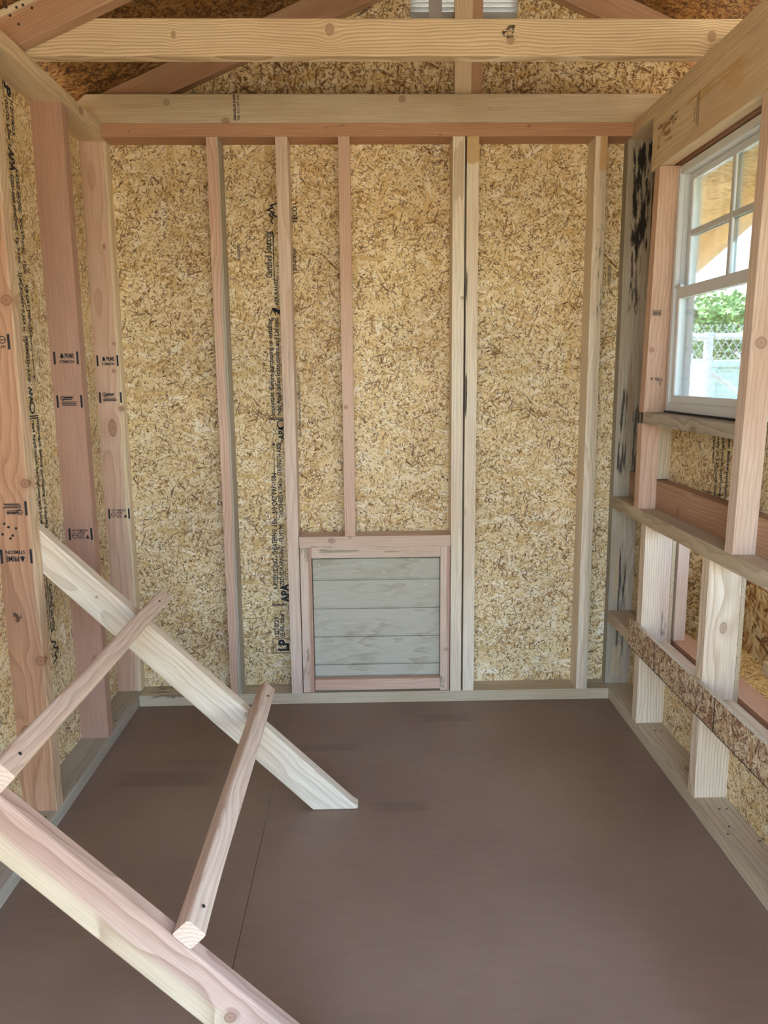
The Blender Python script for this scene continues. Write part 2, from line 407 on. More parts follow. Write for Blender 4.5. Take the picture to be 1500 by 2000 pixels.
def lettering(parent, txt, org, xd, yd, length, height, mat=ink, bold=.022, name='lettering', flat_top=True):
    """printed words: baseline starts at org, reads along xd, letter tops towards yd"""
    cu = bpy.data.curves.new('t', 'FONT'); cu.body = txt; cu.size = 1; cu.offset = bold; cu.resolution_u = 2
    to = bpy.data.objects.new('t', cu); COL.objects.link(to)
    dg = bpy.context.evaluated_depsgraph_get(); me = bpy.data.meshes.new_from_object(to.evaluated_get(dg))
    bpy.data.objects.remove(to); bpy.data.curves.remove(cu)
    xs = [v.co.x for v in me.vertices]; ys = [v.co.y for v in me.vertices]
    x0, x1, y1 = min(xs), max(xs), max(ys)
    xd, yd = Vector(xd).normalized(), Vector(yd).normalized(); nrm = xd.cross(yd)
    cap = .70
    for v in me.vertices:
        v.co = Vector(((v.co.x - x0) / (x1 - x0) * length, v.co.y / cap * height, 0))
    me.materials.append(mat); me.name = name
    org = Vector(org)
    M = Matrix(((xd.x, yd.x, nrm.x, org.x), (xd.y, yd.y, nrm.y, org.y), (xd.z, yd.z, nrm.z, org.z), (0, 0, 0, 1)))
    return link(bpy.data.objects.new(name, me), parent, M)


def marks(parent, polys, org, xd, yd, mat=ink, name='stamp'):
    """printed flat shapes, each a list of 2D points in metres from org"""
    xd, yd = Vector(xd).normalized(), Vector(yd).normalized(); nrm = xd.cross(yd); org = Vector(org)
    bm = bmesh.new()
    for p in polys: bm.faces.new([bm.verts.new((q[0], q[1], 0)) for q in p])
    me = bpy.data.meshes.new(name); bm.to_mesh(me); bm.free(); me.materials.append(mat)
    M = Matrix(((xd.x, yd.x, nrm.x, org.x), (xd.y, yd.y, nrm.y, org.y), (xd.z, yd.z, nrm.z, org.z), (0, 0, 0, 1)))
    return link(bpy.data.objects.new(name, me), parent, M)


def rect(x0, y0, x1, y1): return [(x0, y0), (x1, y0), (x1, y1), (x0, y1)]


def line(a, b, w_):
    a, b = Vector((*a, 0)), Vector((*b, 0)); d = (b - a).normalized() * w_ / 2; n = Vector((-d.y, d.x, 0))
    return [(q.x, q.y) for q in (a - n, b - n, b + n, a + n)]


def stroke(pts, w_): return [line(pts[i], pts[i + 1], w_) for i in range(len(pts) - 1)]


def ring(cx, cy_, r, w_, n=16):
    out = []
    for i in range(n):
        a, b = 2 * math.pi * i / n, 2 * math.pi * (i + 1) / n
        out.append([(cx + r * math.cos(a), cy_ + r * math.sin(a)), (cx + r * math.cos(b), cy_ + r * math.sin(b)), (cx + (r - w_) * math.cos(b), cy_ + (r - w_) * math.sin(b)), (cx + (r - w_) * math.cos(a), cy_ + (r - w_) * math.sin(a))])
    return out


def nails(parent, pts, axis='z', r=.0028, name='nail', mat=None):
    for p in pts:
        bm = bmesh.new(); bmesh.ops.create_cone(bm, cap_ends=True, segments=10, radius1=r, radius2=r * .9, depth=.0012)
        rot = {'z': Matrix(), 'y': Matrix.Rotation(R(90), 4, 'X'), 'x': Matrix.Rotation(R(90), 4, 'Y')}[axis]
        mesh_obj(name, bm, mat or M_NAIL, parent, Matrix.Translation(p) @ rot)


M_NAIL = plain('nail_steel', (.05, .045, .04), .5, .6)

# ================================================================== SETTING: floor
FLOOR_LOC = (0.0, 1.2, -.006)
M_FLOOR = None
fl = empty('floor', (0, 1.2, -.012), kind='structure')
M_FLOOR = floor_mat()
for x0, x1 in ((XLO - .01, -.2662), (-.2648, XRO + .01)):
    o = sheet('floor_sheet', fl, (x0, YF, -.012), (x1, YE + .01, 0), M_FLOOR, normal='z')
    me = o.data; cx = (x0 + x1) / 2                    # paint runs over both sheets: shared texture space
    M0 = Matrix.Translation((0, 1.2, -.006)); me.transform(M0.inverted() @ MW[o.name]); MW[o.name] = M0
    o.matrix_local = MW[fl.name].inverted() @ M0

# ================================================================== SETTING: back wall
wb = empty('wall_back', (.02, YE, 0), kind='structure')
PD = (-.186, .238, .042, .505)                 # pop door opening in the sheathing
for x0, x1, sd in ((XLO - .01, .3095, 0), (.3115, XRO + .02, 1)):
    sheet('chipboard_sheet', wb, (x0, YE, 0), (x1, YE + OT, 1.93), M_OSB_B, holes=(PD,) if sd == 0 else ())
# gable sheathing above, open behind the louvred vent
VX0, VX1, VZ0, VZ1 = .147, .472, 2.162, 2.31
for x0, x1, zb in ((-.92, VX0, 1.9305), (VX0, RX, VZ1), (RX, VX1, VZ1), (VX1, 1.46, 1.9305)):
    xz_prism('gable_sheet', wb, [(x0, zb), (x1, zb), (x1, roof(x1) - .002), (x0, roof(x0) - .002)], YE, YE + OT, mat=M_OSB_GABLE)
xz_prism('gable_sheet', wb, [(VX0, 1.9305), (VX1, 1.9305), (VX1, VZ0), (VX0, VZ0)], YE, YE + OT, mat=M_OSB_GABLE)
ft = (YB, YE)
lumber('sole_plate', wb, (XL + .002, XR - .001), ft, (0.0005, T), 'x', 'grey', contrast=.5, center=(.02, .12), label='weathered grey bottom plate below the back wall studs',
       stains=(((XL, YB, .02), (XL + .25, YE, .06), lin(60, 50, 42), .5, .7, (14, 60)),))
lumber('top_plate', wb, (XL + .001, XR - .001), ft, (ZT, ZT + T), 'x', 'redder', center=(-.05, .03), contrast=.7, label='reddish top plate over the back wall studs',
       knots=((.5, YB, 1.836, .006), (-.7, YB, 1.822, .004)), stains=(((-.15, YB, 1.82), (.05, YB, 1.845), lin(110, 80, 58), .5, .5, (16, 90)), ((.2, YB, 1.80), (.35, YB, 1.815), lin(40, 26, 20), .56, .8, (30, 120))))
SB = (T, ZT)


def bstud(x, x2, tone, z=SB, **kw):
    return lumber('stud', wb, (x, x + .0365), ft, z, 'z', tone, lean=(x2 - x, 0), bevel=.004, **kw)


def shift(o, dx):                               # lean moves the head one way and the foot the other
    o.data.transform(Matrix.Translation((0, dx, 0)))


bstud(-.4715, -.4715, 'pink', sap=('greyer', 'y', .006, .014), center=(-.05, .03))
bstud(-.265, -.2650, 'palepink', center=(.03, .06), contrast=.5, stains=(((-.27, YB, .95), (-.235, YB, 1.25), lin(150, 145, 140), .45, .6, (6, 60)),))
lumber('cripple_stud', wb, (-.0765, -.0415), ft, (.580, ZT), 'z', 'pink', bevel=.004, contrast=.55, knots=((-.066, YB, 1.0, .007),))
bstud(.2715, .2690, 'white', center=(.05, .05), contrast=.45, knots=((.303, YB, 1.335, .006),),
      stains=(((.269, YB, 1.6), (.306, YB, 1.81), lin(172, 150, 112), .3, .5, (5, 40)),))
bstud(.3145, .3120, 'white', center=(.02, -.05), contrast=.4,
      stains=(((.30, YB, 1.72), (.36, YB, 1.83), lin(196, 160, 100), .25, .8, (6, 30)), ((.31, YB, .85), (.322, YB, 1.5), lin(60, 42, 30), .45, .9, (6, 80))))
bstud(.704, .7035, 'white', center=(-.04, .05), contrast=.5, sap=('grey', 'y', -.004, .008),
      stains=(((.70, YB, 1.2), (.745, YB, 1.62), lin(52, 48, 46), .53, .8, (18, 160)), ((.70, YB, .7), (.745, YB, 1.2), lin(90, 84, 78), .58, .5, (18, 160)), ((.715, YB, 1.7), (.75, YB, 1.82), lin(196, 156, 96), .3, .8, (6, 30))))
lumber('door_header', wb, (-.2265, .2705), ft, (.5435, .5795), 'x', 'palepink', contrast=.7, center=(-.03, -.06), label='pinkish header board above the pop door',
       knots=((-.12, YB, .566, .010, 1.4), (-.06, YB, .576, .006)), stains=(((-.2, YB, .54), (-.1, YB, .55), lin(120, 110, 76), .45, .6, (12, 90)),))

# printing on the back wall sheathing
yp = YE - .0008
UP, LF = (0, 0, 1), (-1, 0, 0)
def bl(txt, x, z0, z1, h, **k): lettering(wb, txt, (x, yp, z0), UP, LF, z1 - z0, h, **k)
marks(wb, stroke([(0, 0), (.052, 0), (.052, .062), (0, .062), (0, 0)], .0022), (-.272, yp, .153), UP, LF, name='lettering')
bl('LP', -.281, .160, .202, .034, bold=.05)
bl('12/10/25', -.312, .210, .283, .015); bl('05:05  Line 1', -.293, .208, .305, .015)
marks(wb, [rect(0, 0, .0025, .05), rect(.005, 0, .0075, .05)], (-.283, yp, .322), UP, LF, name='lettering')
bl('APA', -.274, .334, .400, .026, bold=.04)
bl('RATED SIDING - SHEATHING', -.309, .383, .590, .016); bl('16oc', -.307, .602, .634, .016); bl('3/8 CAT PRP-108', -.305, .644, .772, .016)
marks(wb, [rect(0, -.001, .105, .001), [(-.004, 0), (.006, .006), (.006, -.006)], [(.109, 0), (.099, .006), (.099, -.006)]], (-.309, yp, .775), UP, LF, name='lettering')
bl('SIZED FOR SPACING', -.289, .383, .532, .014); bl('FL-9190', -.287, .549, .607, .014); bl('THICKNESS 0.354 in.', -.285, .628, .764, .014); bl('STRENGTH AXIS', -.286, .772, .880, .014)
bl('APA', -.272, .892, .938, .020, bold=.04)
marks(wb, ring(.014, .012, .015, .004), (-.27, yp, .928), UP, LF, name='lettering')
marks(wb, [rect(0, 0, .0025, .05), rect(.005, 0, .0075, .05)], (-.273, yp, .957), UP, LF, name='lettering')
bl('Important: Before purchasing or installing', -.302, .972, 1.282, .015); bl('read Application Instructions and Limited', -.281, .972, 1.282, .015)
marks(wb, [[(0, 0), (.018, .018), (.018, -.002)], [(.006, .012), (.024, .026), (.022, .008)]] + stroke([(0, .03), (.02, .022), (0, .012)], .003), (-.276, yp, 1.292), UP, LF, name='lettering')
bl('ASSURANCE', -.278, 1.322, 1.406, .013)
bl('Certified Sourcing', -.296, 1.408, 1.55, .021, bold=.02)
marks(wb, [rect(0, 0, .15, .003)], (-.288, yp, 1.40), UP, LF, name='lettering')
marks(wb, stroke([(0, 0), (.008, .018), (.014, .010), (.022, .034), (.028, .014), (.036, .024), (.042, 0)], .004), (-.272, yp, 1.592), UP, LF, name='lettering')
marks(wb, stroke([(.002, 0), (.012, .008), (.02, .0), (.03, .012), (.038, 0)], .004), (-.288, yp, 1.57), UP, LF, name='lettering')
marks(wb, [rect(.0, .003 * i, .052, .003 * i + (.0018 if i % 3 else .001)) for i in range(4)] + [rect(.006 * i, .014 + .006 * (i % 3), .006 * i + .004, .018 + .006 * (i % 3)) for i in range(10)], (-.394, yp, 1.462), UP, LF, mat=inkg, name='lettering')
bl('TECO', -.212, 1.572, 1.625, .014, bold=.03); bl('SFI-00009', -.217, 1.428, 1.498, .011)
bl('LPCorp.com/warranty or call 888-820-0325', -.217, .90, 1.10, .008, mat=inkg)
marks(wb, [rect(0, .003 * i, .05, .003 * i + .0016) for i in range(4)], (.792, yp, 1.39), UP, LF, mat=inkg, name='lettering')

# ================================================================== SETTING: left wall
wl = empty('wall_left', (XLO, 1.2, 0), kind='structure')
sheet('chipboard_sheet', wl, (XLO - OT, 1.42, 0), (XLO, YE, 1.85), M_OSB_L, normal='x')
sheet('chipboard_sheet', wl, (XLO - OT, YF, 0), (XLO, 1.418, 1.85), M_OSB_L, normal='x')
lx = (XLO, XL)
lumber('sole_plate', wl, lx, (YF + .09, YE), (.0005, T), 'y', 'greyer', contrast=.35, center=(.12, .05), label='pale grey bottom plate under the left wall studs', stains=(((XL, 1.4, 0), (XL, 2.5, .03), lin(150, 140, 122), .4, .4, (4, 40)),))
lumber('top_plate', wl, lx, (YF + .09, YE), (ZT, ZT + T), 'y', 'cream', contrast=.55, center=(.03, -.05), label='cream top plate along the left wall', knots=((XL, 2.33, 1.83, .012, 1.6),))
YC = YE - T
L1 = lumber('stud', wl, lx, (YC, YE), (T, ZT), 'z', 'pink', bevel=.004, sap=('cream', 'y', .016, .036), freq=120, center=(-.02, .035), contrast=.6, label='pink corner stud with a pale right edge and black grade stamps',
            knots=((-.81, YC, 1.50, .006, 1.6), (-.80, YC, 1.205, .006), (-.806, YC, 1.12, .007), (-.79, YC, 1.0, .010), (-.822, YC, .94, .016, 2.2)))
L2 = lumber('stud', wl, lx, (Y2, Y2 + T), (T, ZT), 'z', 'red', bevel=.003, freq=330, center=(-.3, .02), contrast=.42, wob=.002, label='reddish stud with straight fine grain and black grade stamps',
            knots=((-.80, Y2, .29, .014, .6),))
L3 = lumber('stud', wl, lx, (Y3, Y3 + T), (T, ZT), 'z', 'redder', bevel=.003, freq=110, center=(-.05, .05), sap=('cream', 'y', .028, .05), contrast=.7, wob=.012, label='red-brown stud nearest the camera with upside-down stamps',
            knots=((-.795, Y3, 1.27, .014), (-.79, Y3, .86, .012), (-.79, Y3, .43, .014), (-.84, Y3, .24, .018, 1.8)), stains=(((-.85, Y3, .52), (-.82, Y3, .56), lin(40, 34, 30), .42, .8, (40, 80)),))
for y_ in (1.38, .98, .58):
    lumber('stud', wl, lx, (y_, y_ + T), (T, ZT), 'z', 'pink')
# printing
xp = XLO + .0008
DN, FY = (0, 0, -1), (0, 1, 0)
def ll(txt, y, z0, z1, h, **k): lettering(wl, txt, (xp, y, z0), DN, FY, z0 - z1, h, **k)
marks(wl, stroke([(0, 0), (.06, 0), (.06, .05), (0, .05), (0, 0)], .0025), (xp, 2.03, 1.83), DN, FY, name='lettering')
ll('LP', 2.038, 1.822, 1.776, .032, bold=.05)
ll('12/10/25', 2.062, 1.765, 1.69, .015); ll('05:05 Line 1', 2.035, 1.765, 1.66, .015)
ll('APA', 2.03, 1.655, 1.60, .03, bold=.04)
ll('RATED SIDING   SHEATHING', 2.06, 1.612, 1.41, .017); ll('16oc', 2.06, 1.392, 1.361, .017); ll('3/8 CAT PRP-108', 2.06, 1.335, 1.215, .017)
marks(wl, [rect(0, -.001, .11, .001), ring(-.002, 0, .004, .004, 8)[0], [(.112, 0), (.102, .006), (.102, -.006)], [(-.006, 0), (.004, .006), (.004, -.006)]], (xp, 2.068, 1.208), DN, FY, name='lettering')
ll('SIZED FOR SPACING', 2.03, 1.593, 1.463, .015); ll('FL-9190', 2.03, 1.444, 1.382, .015); ll('THICKNESS 0.354 in.', 2.028, 1.363, 1.213, .015); ll('STRENGTH AXIS', 2.03, 1.206, 1.091, .016)
ll('APA', 2.028, 1.078, 1.038, .02, bold=.04); marks(wl, ring(.012, .01, .016, .005), (xp, 2.03, 1.036), DN, FY, name='lettering')
marks(wl, [rect(0, 0, .003, .05), rect(.006, 0, .009, .05)], (xp, 2.02, 1.004), DN, FY, name='lettering')
ll('Important: Before purchasing or installing', 2.06, .992, .70, .016); ll('read Application Instructions and Limited', 2.03, .992, .70, .016)
ll('Certified Sourcing', 2.045, .548, .417, .022, bold=.02); marks(wl, [rect(0, 0, .16, .003)], (xp, 2.035, .57), DN, FY, name='lettering')
ll('www.sfiprogram.org', 2.022, .55, .43, .008, mat=inkg)
marks(wl, stroke([(0, 0), (.012, .03), (.022, .012), (.034, .045), (.044, .015), (.056, .03), (.066, 0)], .005), (xp, 2.03, .395), DN, FY, name='lettering')


# grade stamps on the stud faces
def stamp(st, yf, kind, x0, x1, z, inv=False):
    y_ = yf - .0006; xd, yd = ((-1, 0, 0), (0, 0, -1)) if inv else ((1, 0, 0), (0, 0, 1))
    w_ = x1 - x0; o = (x1, y_, z) if inv else (x0, y_, z)
    bar = lambda a: rect(a, -.017, a + .0055, .017)
    P = lambda u, v: tuple(Vector(o) + Vector(xd) * u + Vector(yd) * v)
    if kind == 'prime':
        tr = [[(.016, .001), (.030, .001), (.023, .010)], [(.0185, .006), (.0275, .006), (.023, .014)], rect(.0215, -.002, .0245, .002)]
        marks(st, [bar(0), bar(w_ - .0055)] + tr, P(0, 0), xd, yd)
        lettering(st, 'PRIME', P(.031, 0.000), xd, yd, w_ - .044, .012, bold=.03, name='stamp')
        lettering(st, 'STIMSON', P(.016, -.014), xd, yd, w_ - .029, .008, bold=.03, name='stamp')
    elif kind == 'stud':
        marks(st, [bar(0), bar(w_ - .0055)] + ring(.017, -.004, .0085, .0018) + [rect(.0105, -.005, .0235, -.003), [(w_ - .020, -.013), (w_ - .009, -.013), (w_ - .0145, -.001)]], P(0, 0), xd, yd)
        lettering(st, '167 STIMSON', P(.011, .008), xd, yd, w_ - .024, .006, bold=.03, name='stamp')
        lettering(st, 'STUD', P(.027, -.001), xd, yd, .018, .007, bold=.03, name='stamp')
        lettering(st, 'S-DRY', P(.027, -.008), xd, yd, .016, .005, bold=.03, name='stamp'); lettering(st, 'KD HT', P(.027, -.014), xd, yd, .017, .005, bold=.03, name='stamp')
    else:
        rr = random.Random(int(z * 1000))
        blk = [rect(.016 + .0 * i, .009 - .0045 * i, .016 + w_ - .034 - rr.uniform(0, .012), .0115 - .0045 * i) for i in range(2)] + [rect(.012 + rr.uniform(0, .006), -.003 - .0042 * i, w_ - .014 - rr.uniform(0, .008), -.0005 - .0042 * i) for i in range(3)]
        marks(st, [bar(0), bar(w_ - .0055)] + ring(.018, .009, .007, .002) + blk, P(0, 0), xd, yd, mat=ink)
        lettering(st, 'WESTERN WOOD', P(.026, .008), xd, yd, w_ - .05, .006, bold=.03, name='stamp')


stamp(L2, Y2, 'prime', -.856, -.788, 1.153); stamp(L2, Y2, 'logo', -.857, -.786, 1.035); stamp(L2, Y2, 'stud', -.853, -.786, .660)
stamp(L1, YC, 'prime', -.858, -.789, 1.152); stamp(L1, YC, 'logo', -.858, -.786, 1.036); stamp(L1, YC, 'stud', -.855, -.785, .657)
stamp(L3, Y3, 'prime', -.862, -.788, .688, True); stamp(L3, Y3, 'logo', -.862, -.790, .802, True); stamp(L3, Y3, 'stud', -.862, -.795, 1.18, True)
for q in [(-.846, .766), (-.837, .758), (-.82, .755), (-.852, .741), (-.829, .738), (-.835, .731)]:
    nails(L3, [(q[0], Y3 - .0004, q[1])], 'y', .0032, name='nail_hole')
nails(wl, [(-.815, 2.42, T), (-.80, 2.30, T), (-.80, 1.76, T)], 'z', .003); nails(wl, [(XL, 2.40, .022), (XL, 1.705, .02)], 'x', .003)

# ================================================================== SETTING: right wall
wr = empty('wall_right', (XRO, 1.2, 0), kind='structure')
SX = .907                                       # sheathing plane above the nest boxes
WY0, WY1, WZ0, WZ1 = 1.70, 2.252, .990, 1.656   # window opening
rx = (XR, XRO)
Z_LR, Z_MR = (.264, .300), (.657, .695)
sheet('chipboard_sheet', wr, (SX, YF, .652), (SX + OT, YE, 1.85), M_OSB_R, holes=((WY0, WY1, WZ0, WZ1),), normal='x')
sheet('chipboard_sheet', wr, (XRO, YF, 0), (XRO + OT, YE, .264), M_OSB_R, normal='x')
YA, YBs = 2.218, 1.789                          # studs beside and between the nest openings
for a, b in ((YA, YE), (YBs, YBs + T), (1.33, 1.37)):
    sheet('chipboard_sheet', wr, (XRO + .001, a, .264), (XRO + OT + .001, b, .652), M_OSB_R, normal='x', label='narrow sheathing strip behind a nest stud')
lumber('sole_plate', wr, rx, (YF + .09, YE), (.0005, T), 'y', 'grey', contrast=.6, freq=75, center=(.035, -.06), wob=.012, label='knotty grey bottom plate under the right wall studs', kf='z', knots=((XR + .045, 1.93, T, .012, 1.6),))
lumber('top_plate', wr, rx, (YF + .09, YE), (ZT, ZT + T), 'y', 'cream', contrast=.55, center=(.06, .03), label='cream top plate along the right wall', knots=((XR, 2.2, 1.835, .007),))
lumber('stud', wr, rx, (YC, YE), (T, ZT), 'z', 'greyer', contrast=.5, bevel=.004, label='grey weathered corner stud stained with black mould',
       stains=(((.826, YC, 1.42), (.902, YC, 1.86), lin(20, 20, 20), .40, .95, (14, 90)), ((.832, YC, 1.24), (.882, YC, 1.52), lin(48, 40, 36), .44, .85, (14, 90)),
               ((.845, YC, .75), (.875, YC, 1.25), lin(146, 110, 76), .42, .5, (4, 70)), ((.82, YC, .70), (.862, YC, 1.12), lin(38, 38, 36), .45, .85, (10, 130)),
               ((.866, YC, .68), (.90, YC, 1.05), lin(46, 44, 42), .44, .8, (10, 130)), ((.84, YC, .06), (.88, YC, .62), lin(36, 34, 32), .46, .9, (8, 150)), ((.828, YC, .3), (.85, YC, .66), lin(190, 162, 120), .42, .5, (4, 70)), ((.83, YC, .04), (.88, YC, .2), lin(196, 170, 126), .40, .5, (6, 60))))
lumber('mid_rail', wr, (XR, XRO + .006), (YF + .09, YC), Z_MR, 'y', 'grey', contrast=.65, freq=120, center=(.05, .09), wob=.012, label='grey horizontal rail above the nest openings', knots=((XR, 2.10, .676, .004),))
lumber('low_rail', wr, rx, (YF + .09, YC), Z_LR, 'y', 'tan', contrast=.6, label='tan horizontal rail under the nest openings')
lumber('stud', wr, rx, (YA, YA + T), (T, Z_LR[0]), 'z', 'white', freq=120, center=(-.16, .06), contrast=.75, wob=.010)
lumber('stud', wr, rx, (YA, YA + T), (Z_LR[1], Z_MR[0]), 'z', 'white', freq=150, center=(-.2, .03), contrast=.7, wob=.006, sap=('palepink', 'y', -.02, .03), stains=(((.875, YA, .3), (.895, YA, .42), lin(90, 84, 80), .42, .6, (10, 60)),))
lumber('stud', wr, rx, (YBs, YBs + T), (T, Z_LR[0]), 'z', 'white', freq=125, center=(-.2, .04), contrast=.8, wob=.006)
lumber('stud', wr, rx, (YBs, YBs + T), (Z_LR[1], Z_MR[0]), 'z', 'white', freq=85, center=(.02, .03), contrast=.8, wob=.012, knots=((.862, YBs, .486, .011, 1.7),), label='white stud with flame grain and a knot between the nest openings')
for z in ((T, Z_LR[0]), (Z_LR[1], Z_MR[0])):
    lumber('stud', wr, rx, (1.335, 1.335 + T), z, 'z', 'white')
marks(wr, [rect(0, 0, .004, .36)], (XR + .004, YBs + T + .0008, Z_LR[1]), (-1, 0, 0), (0, 0, 1), mat=plain('red_paint', lin(168, 52, 40), .5), name='paint_edge')
# window framing
JX = XR + .052
lumber('stud', wr, (XR, JX), (2.290, 2.290 + T), (Z_MR[1], .951), 'z', 'pink', contrast=.6, freq=110, bevel=.003, label='short pink stud under the left end of the window sill')
lumber('stud', wr, (JX + .001, SX), (2.292, 2.292 + T), (.784, 1.66), 'z', 'grey', contrast=.5)
JA = lumber('stud', wr, (XR, JX + .012), (2.266, 2.266 + T), (.985, 1.661), 'z', 'pink', lean=(0, -.036), contrast=.6, freq=110, wob=.012, bevel=.003, knots=((.828, 2.272, 1.165, .009),), label='pink jack stud on the left of the window')
lumber('stud', wr, (XR, JX), (1.664, 1.664 + T), (Z_MR[1], 1.661), 'z', 'palepink', lean=(0, -.03), contrast=.6, freq=120, bevel=.004, knots=((.84, 1.66, 1.16, .016),), label='pale pink jack stud on the right of the window')
lumber('window_sill', wr, (XR, SX - .04), (1.702, 2.288), (.9515, .9845), 'y', 'greyer', contrast=.8, freq=140, center=(.03, .07), wob=.014, bevel=.004, label='grey sill board under the window', knots=((XR, 1.93, .955, .012, 2.0),))
HD = lumber('window_header', wr, (XR, XR + T), (YF + .1, 2.318), (1.6625, ZT - .001), 'y', 'cream', contrast=.25, freq=90, center=(.1, .12), bevel=.004, label='wide cream header board above the window with a brown stain',
            stains=(((XR, 2.10, 1.735), (XR, 2.27, 1.775), lin(66, 44, 28), .47, .95, (22, 70)), ((XR, 2.16, 1.70), (XR, 2.30, 1.785), lin(140, 102, 58), .46, .8, (16, 60)), ((XR, 1.7, 1.745), (XR, 2.16, 1.775), lin(196, 158, 98), .46, .7, (7, 60)), ((XR, 1.75, 1.70), (XR, 1.9, 1.785), lin(206, 168, 112), .46, .6, (8, 30))))
sheet('header_spacer', wr, (XR + T + .001, YF + .1, 1.668), (XR + T + .010, 2.315, 1.80), plain('red_spacer', lin(156, 72, 48), .6), normal='x', label='rust red spacer strip inside the window header')
lumber('window_header', wr, (XR + T + .011, SX - .001), (YF + .1, 2.315), (1.6605, ZT - .001), 'y', 'brown', contrast=.4)
lettering(HD, 'ANTI-STAIN TREATED', (XR - .0006, 2.020, 1.768), DN, (0, -1, 0), .07, .006, mat=inkg, name='stamp')
lettering(HD, '19 HT KD', (XR - .0006, 2.034, 1.742), DN, (0, -1, 0), .034, .006, mat=inkg, name='stamp')
marks(HD, [rect(0, 0, .085, .0022)], (XR - .0006, 2.008, 1.775), DN, (0, -1, 0), name='stamp')
marks(JA, stroke([(0, 0), (.022, 0), (.022, .012), (0, .012), (0, 0)], .0018) + [rect(.003 + .006 * i, .002, .007 + .006 * i, .009) for i in range(3)], (.824, 2.2645, 1.262), (1, 0, 0), (0, 0, 1), mat=inkg)
marks(JA, [[(0, .0), (.009, .0), (.0045, -.008)]] + [rect(.014, -.002 - .004 * i, .026, -.0 - .004 * i) for i in range(2)], (.826, 2.268, 1.085), (1, 0, 0), (0, 0, 1), mat=inkg)
lettering(JA, 'KD HT', (.862, 2.2685, 1.081), (-1, 0, 0), (0, 0, -1), .018, .006, mat=inkg, name='stamp'); lettering(JA, '2', (.858, 2.2692, 1.072), (-1, 0, 0), (0, 0, -1), .006, .009, mat=inkg, name='stamp')
lumber('blocking', wr, (.869, .9065), (YF + .1, YC - .001), (Z_MR[1] + .0005, .781), 'y', 'brown', contrast=.6, freq=130, center=(.06, .03), wob=.012, bevel=.003, label='red-brown board on edge along the back of the mid rail', knots=((.869, 2.12, .715, .014, .7),))
xq = SX - .0008
def rl(txt, y, z0, z1, h, **k): lettering(wr, txt, (xq, y, z0), DN, (0, -1, 0), z0 - z1, h, **k)
rl('Important: Before purchasing', 1.925, .985, .775, .015); rl('read Application Instruction', 1.957, .985, .775, .015); rl('and verify at LPCorp.com', 1.985, .985, .775, .014); rl('www.lpcorp.com', 2.008, .975, .868, .012)
nails(wr, [(.862, 2.50, T), (.868, 2.47, T), (.858, 2.165, T), (.874, 2.16, T), (.858, 1.735, T), (.876, 1.735, T), (.89, 1.60, T), (.83, 1.63, T), (XR + .03, 1.66, T)], 'z', .0028)

# ================================================================== SETTING: front wall behind the camera (its doorway lets the daylight in)
wf = empty('wall_front', (0, YF, 0), kind='structure')
DX0, DX1, DZ = -.62, .72, 1.80
sheet('chipboard_sheet', wf, (XLO - .01, YF - OT, GROUND + .2), (XRO + .02, YF, 1.93), M_OSB_B, holes=((DX0, DX1, 0, DZ),))
xz_prism('gable_sheet', wf, [(-.92, 1.9305), (1.46, 1.9305), (1.46, roof(1.46) - .002), (RX, RZ - .002), (-.92, roof(-.92) - .002)], YF - OT, YF, mat=M_OSB_GABLE)

# ================================================================== SETTING: ceiling (roof deck)
ce = empty('ceiling', (RX, 1.2, RZ), kind='structure')
XE0, XE1 = -1.12, 1.62


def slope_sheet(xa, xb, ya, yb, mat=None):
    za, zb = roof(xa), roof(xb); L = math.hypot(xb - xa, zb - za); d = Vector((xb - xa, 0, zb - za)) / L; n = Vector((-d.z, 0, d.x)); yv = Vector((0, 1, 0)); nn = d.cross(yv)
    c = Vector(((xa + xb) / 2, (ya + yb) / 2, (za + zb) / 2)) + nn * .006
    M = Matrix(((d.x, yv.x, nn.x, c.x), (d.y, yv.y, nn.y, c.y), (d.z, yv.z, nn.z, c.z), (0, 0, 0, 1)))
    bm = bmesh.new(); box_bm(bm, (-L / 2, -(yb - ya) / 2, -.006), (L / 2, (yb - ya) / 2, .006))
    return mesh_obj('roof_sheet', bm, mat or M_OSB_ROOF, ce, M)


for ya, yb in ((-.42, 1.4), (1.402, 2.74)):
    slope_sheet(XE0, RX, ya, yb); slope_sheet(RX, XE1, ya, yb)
for xa, xb in ((XE0 - .02, XE0), (XE1, XE1 + .02)):
    sheet('eave_fascia', ce, (xa, -.42, roof(xa) - .11), (xb, 2.74, roof(xb) - .004), plain('fascia_paint', lin(206, 178, 132), .6), normal='x')

# ================================================================== roof trusses
tb = empty('roof_truss', (RX, YB, ZT + T), 'rearmost roof truss against the gable, grey tie beam on the back wall', 'truss')
ZC0, ZC1 = ZT + T + .0005, ZT + T + .082
xz_prism('tie_beam', tb, [(-.863, ZC0), (1.50, ZC0), (1.44, ZC1), (-.822, ZC1), (-.848, ZC1 - .022), (-.863, ZC1 - .055)], YB, YB + T, tone='grey', bevel=.0025, kf='y', center=(-.14, .02), freq=200, contrast=.5,
         knots=((-.583, YB, 1.902, .011), (.117, YB, 1.911, .011), (-.41, YB, 1.847, .014), (.38, YB, 1.885, .003)), label='grey tie beam with a clipped left end')
KV = .0905


def rafter(parent, x0, y0, tone, side, xend, **kw):
    """side -1 runs down to the left, +1 to the right"""
    xe = xend; d = (-side, RS)
    poly = [(RX + side * .001, RZ - .001), (xe, roof(xe) - .001), (xe, roof(xe) - KV), (RX + side * .001, RZ - KV)]
    return xz_prism('rafter', parent, poly, y0, y0 + T, tone=tone, bevel=.0025, axis_dir=(-side, RS), **kw)


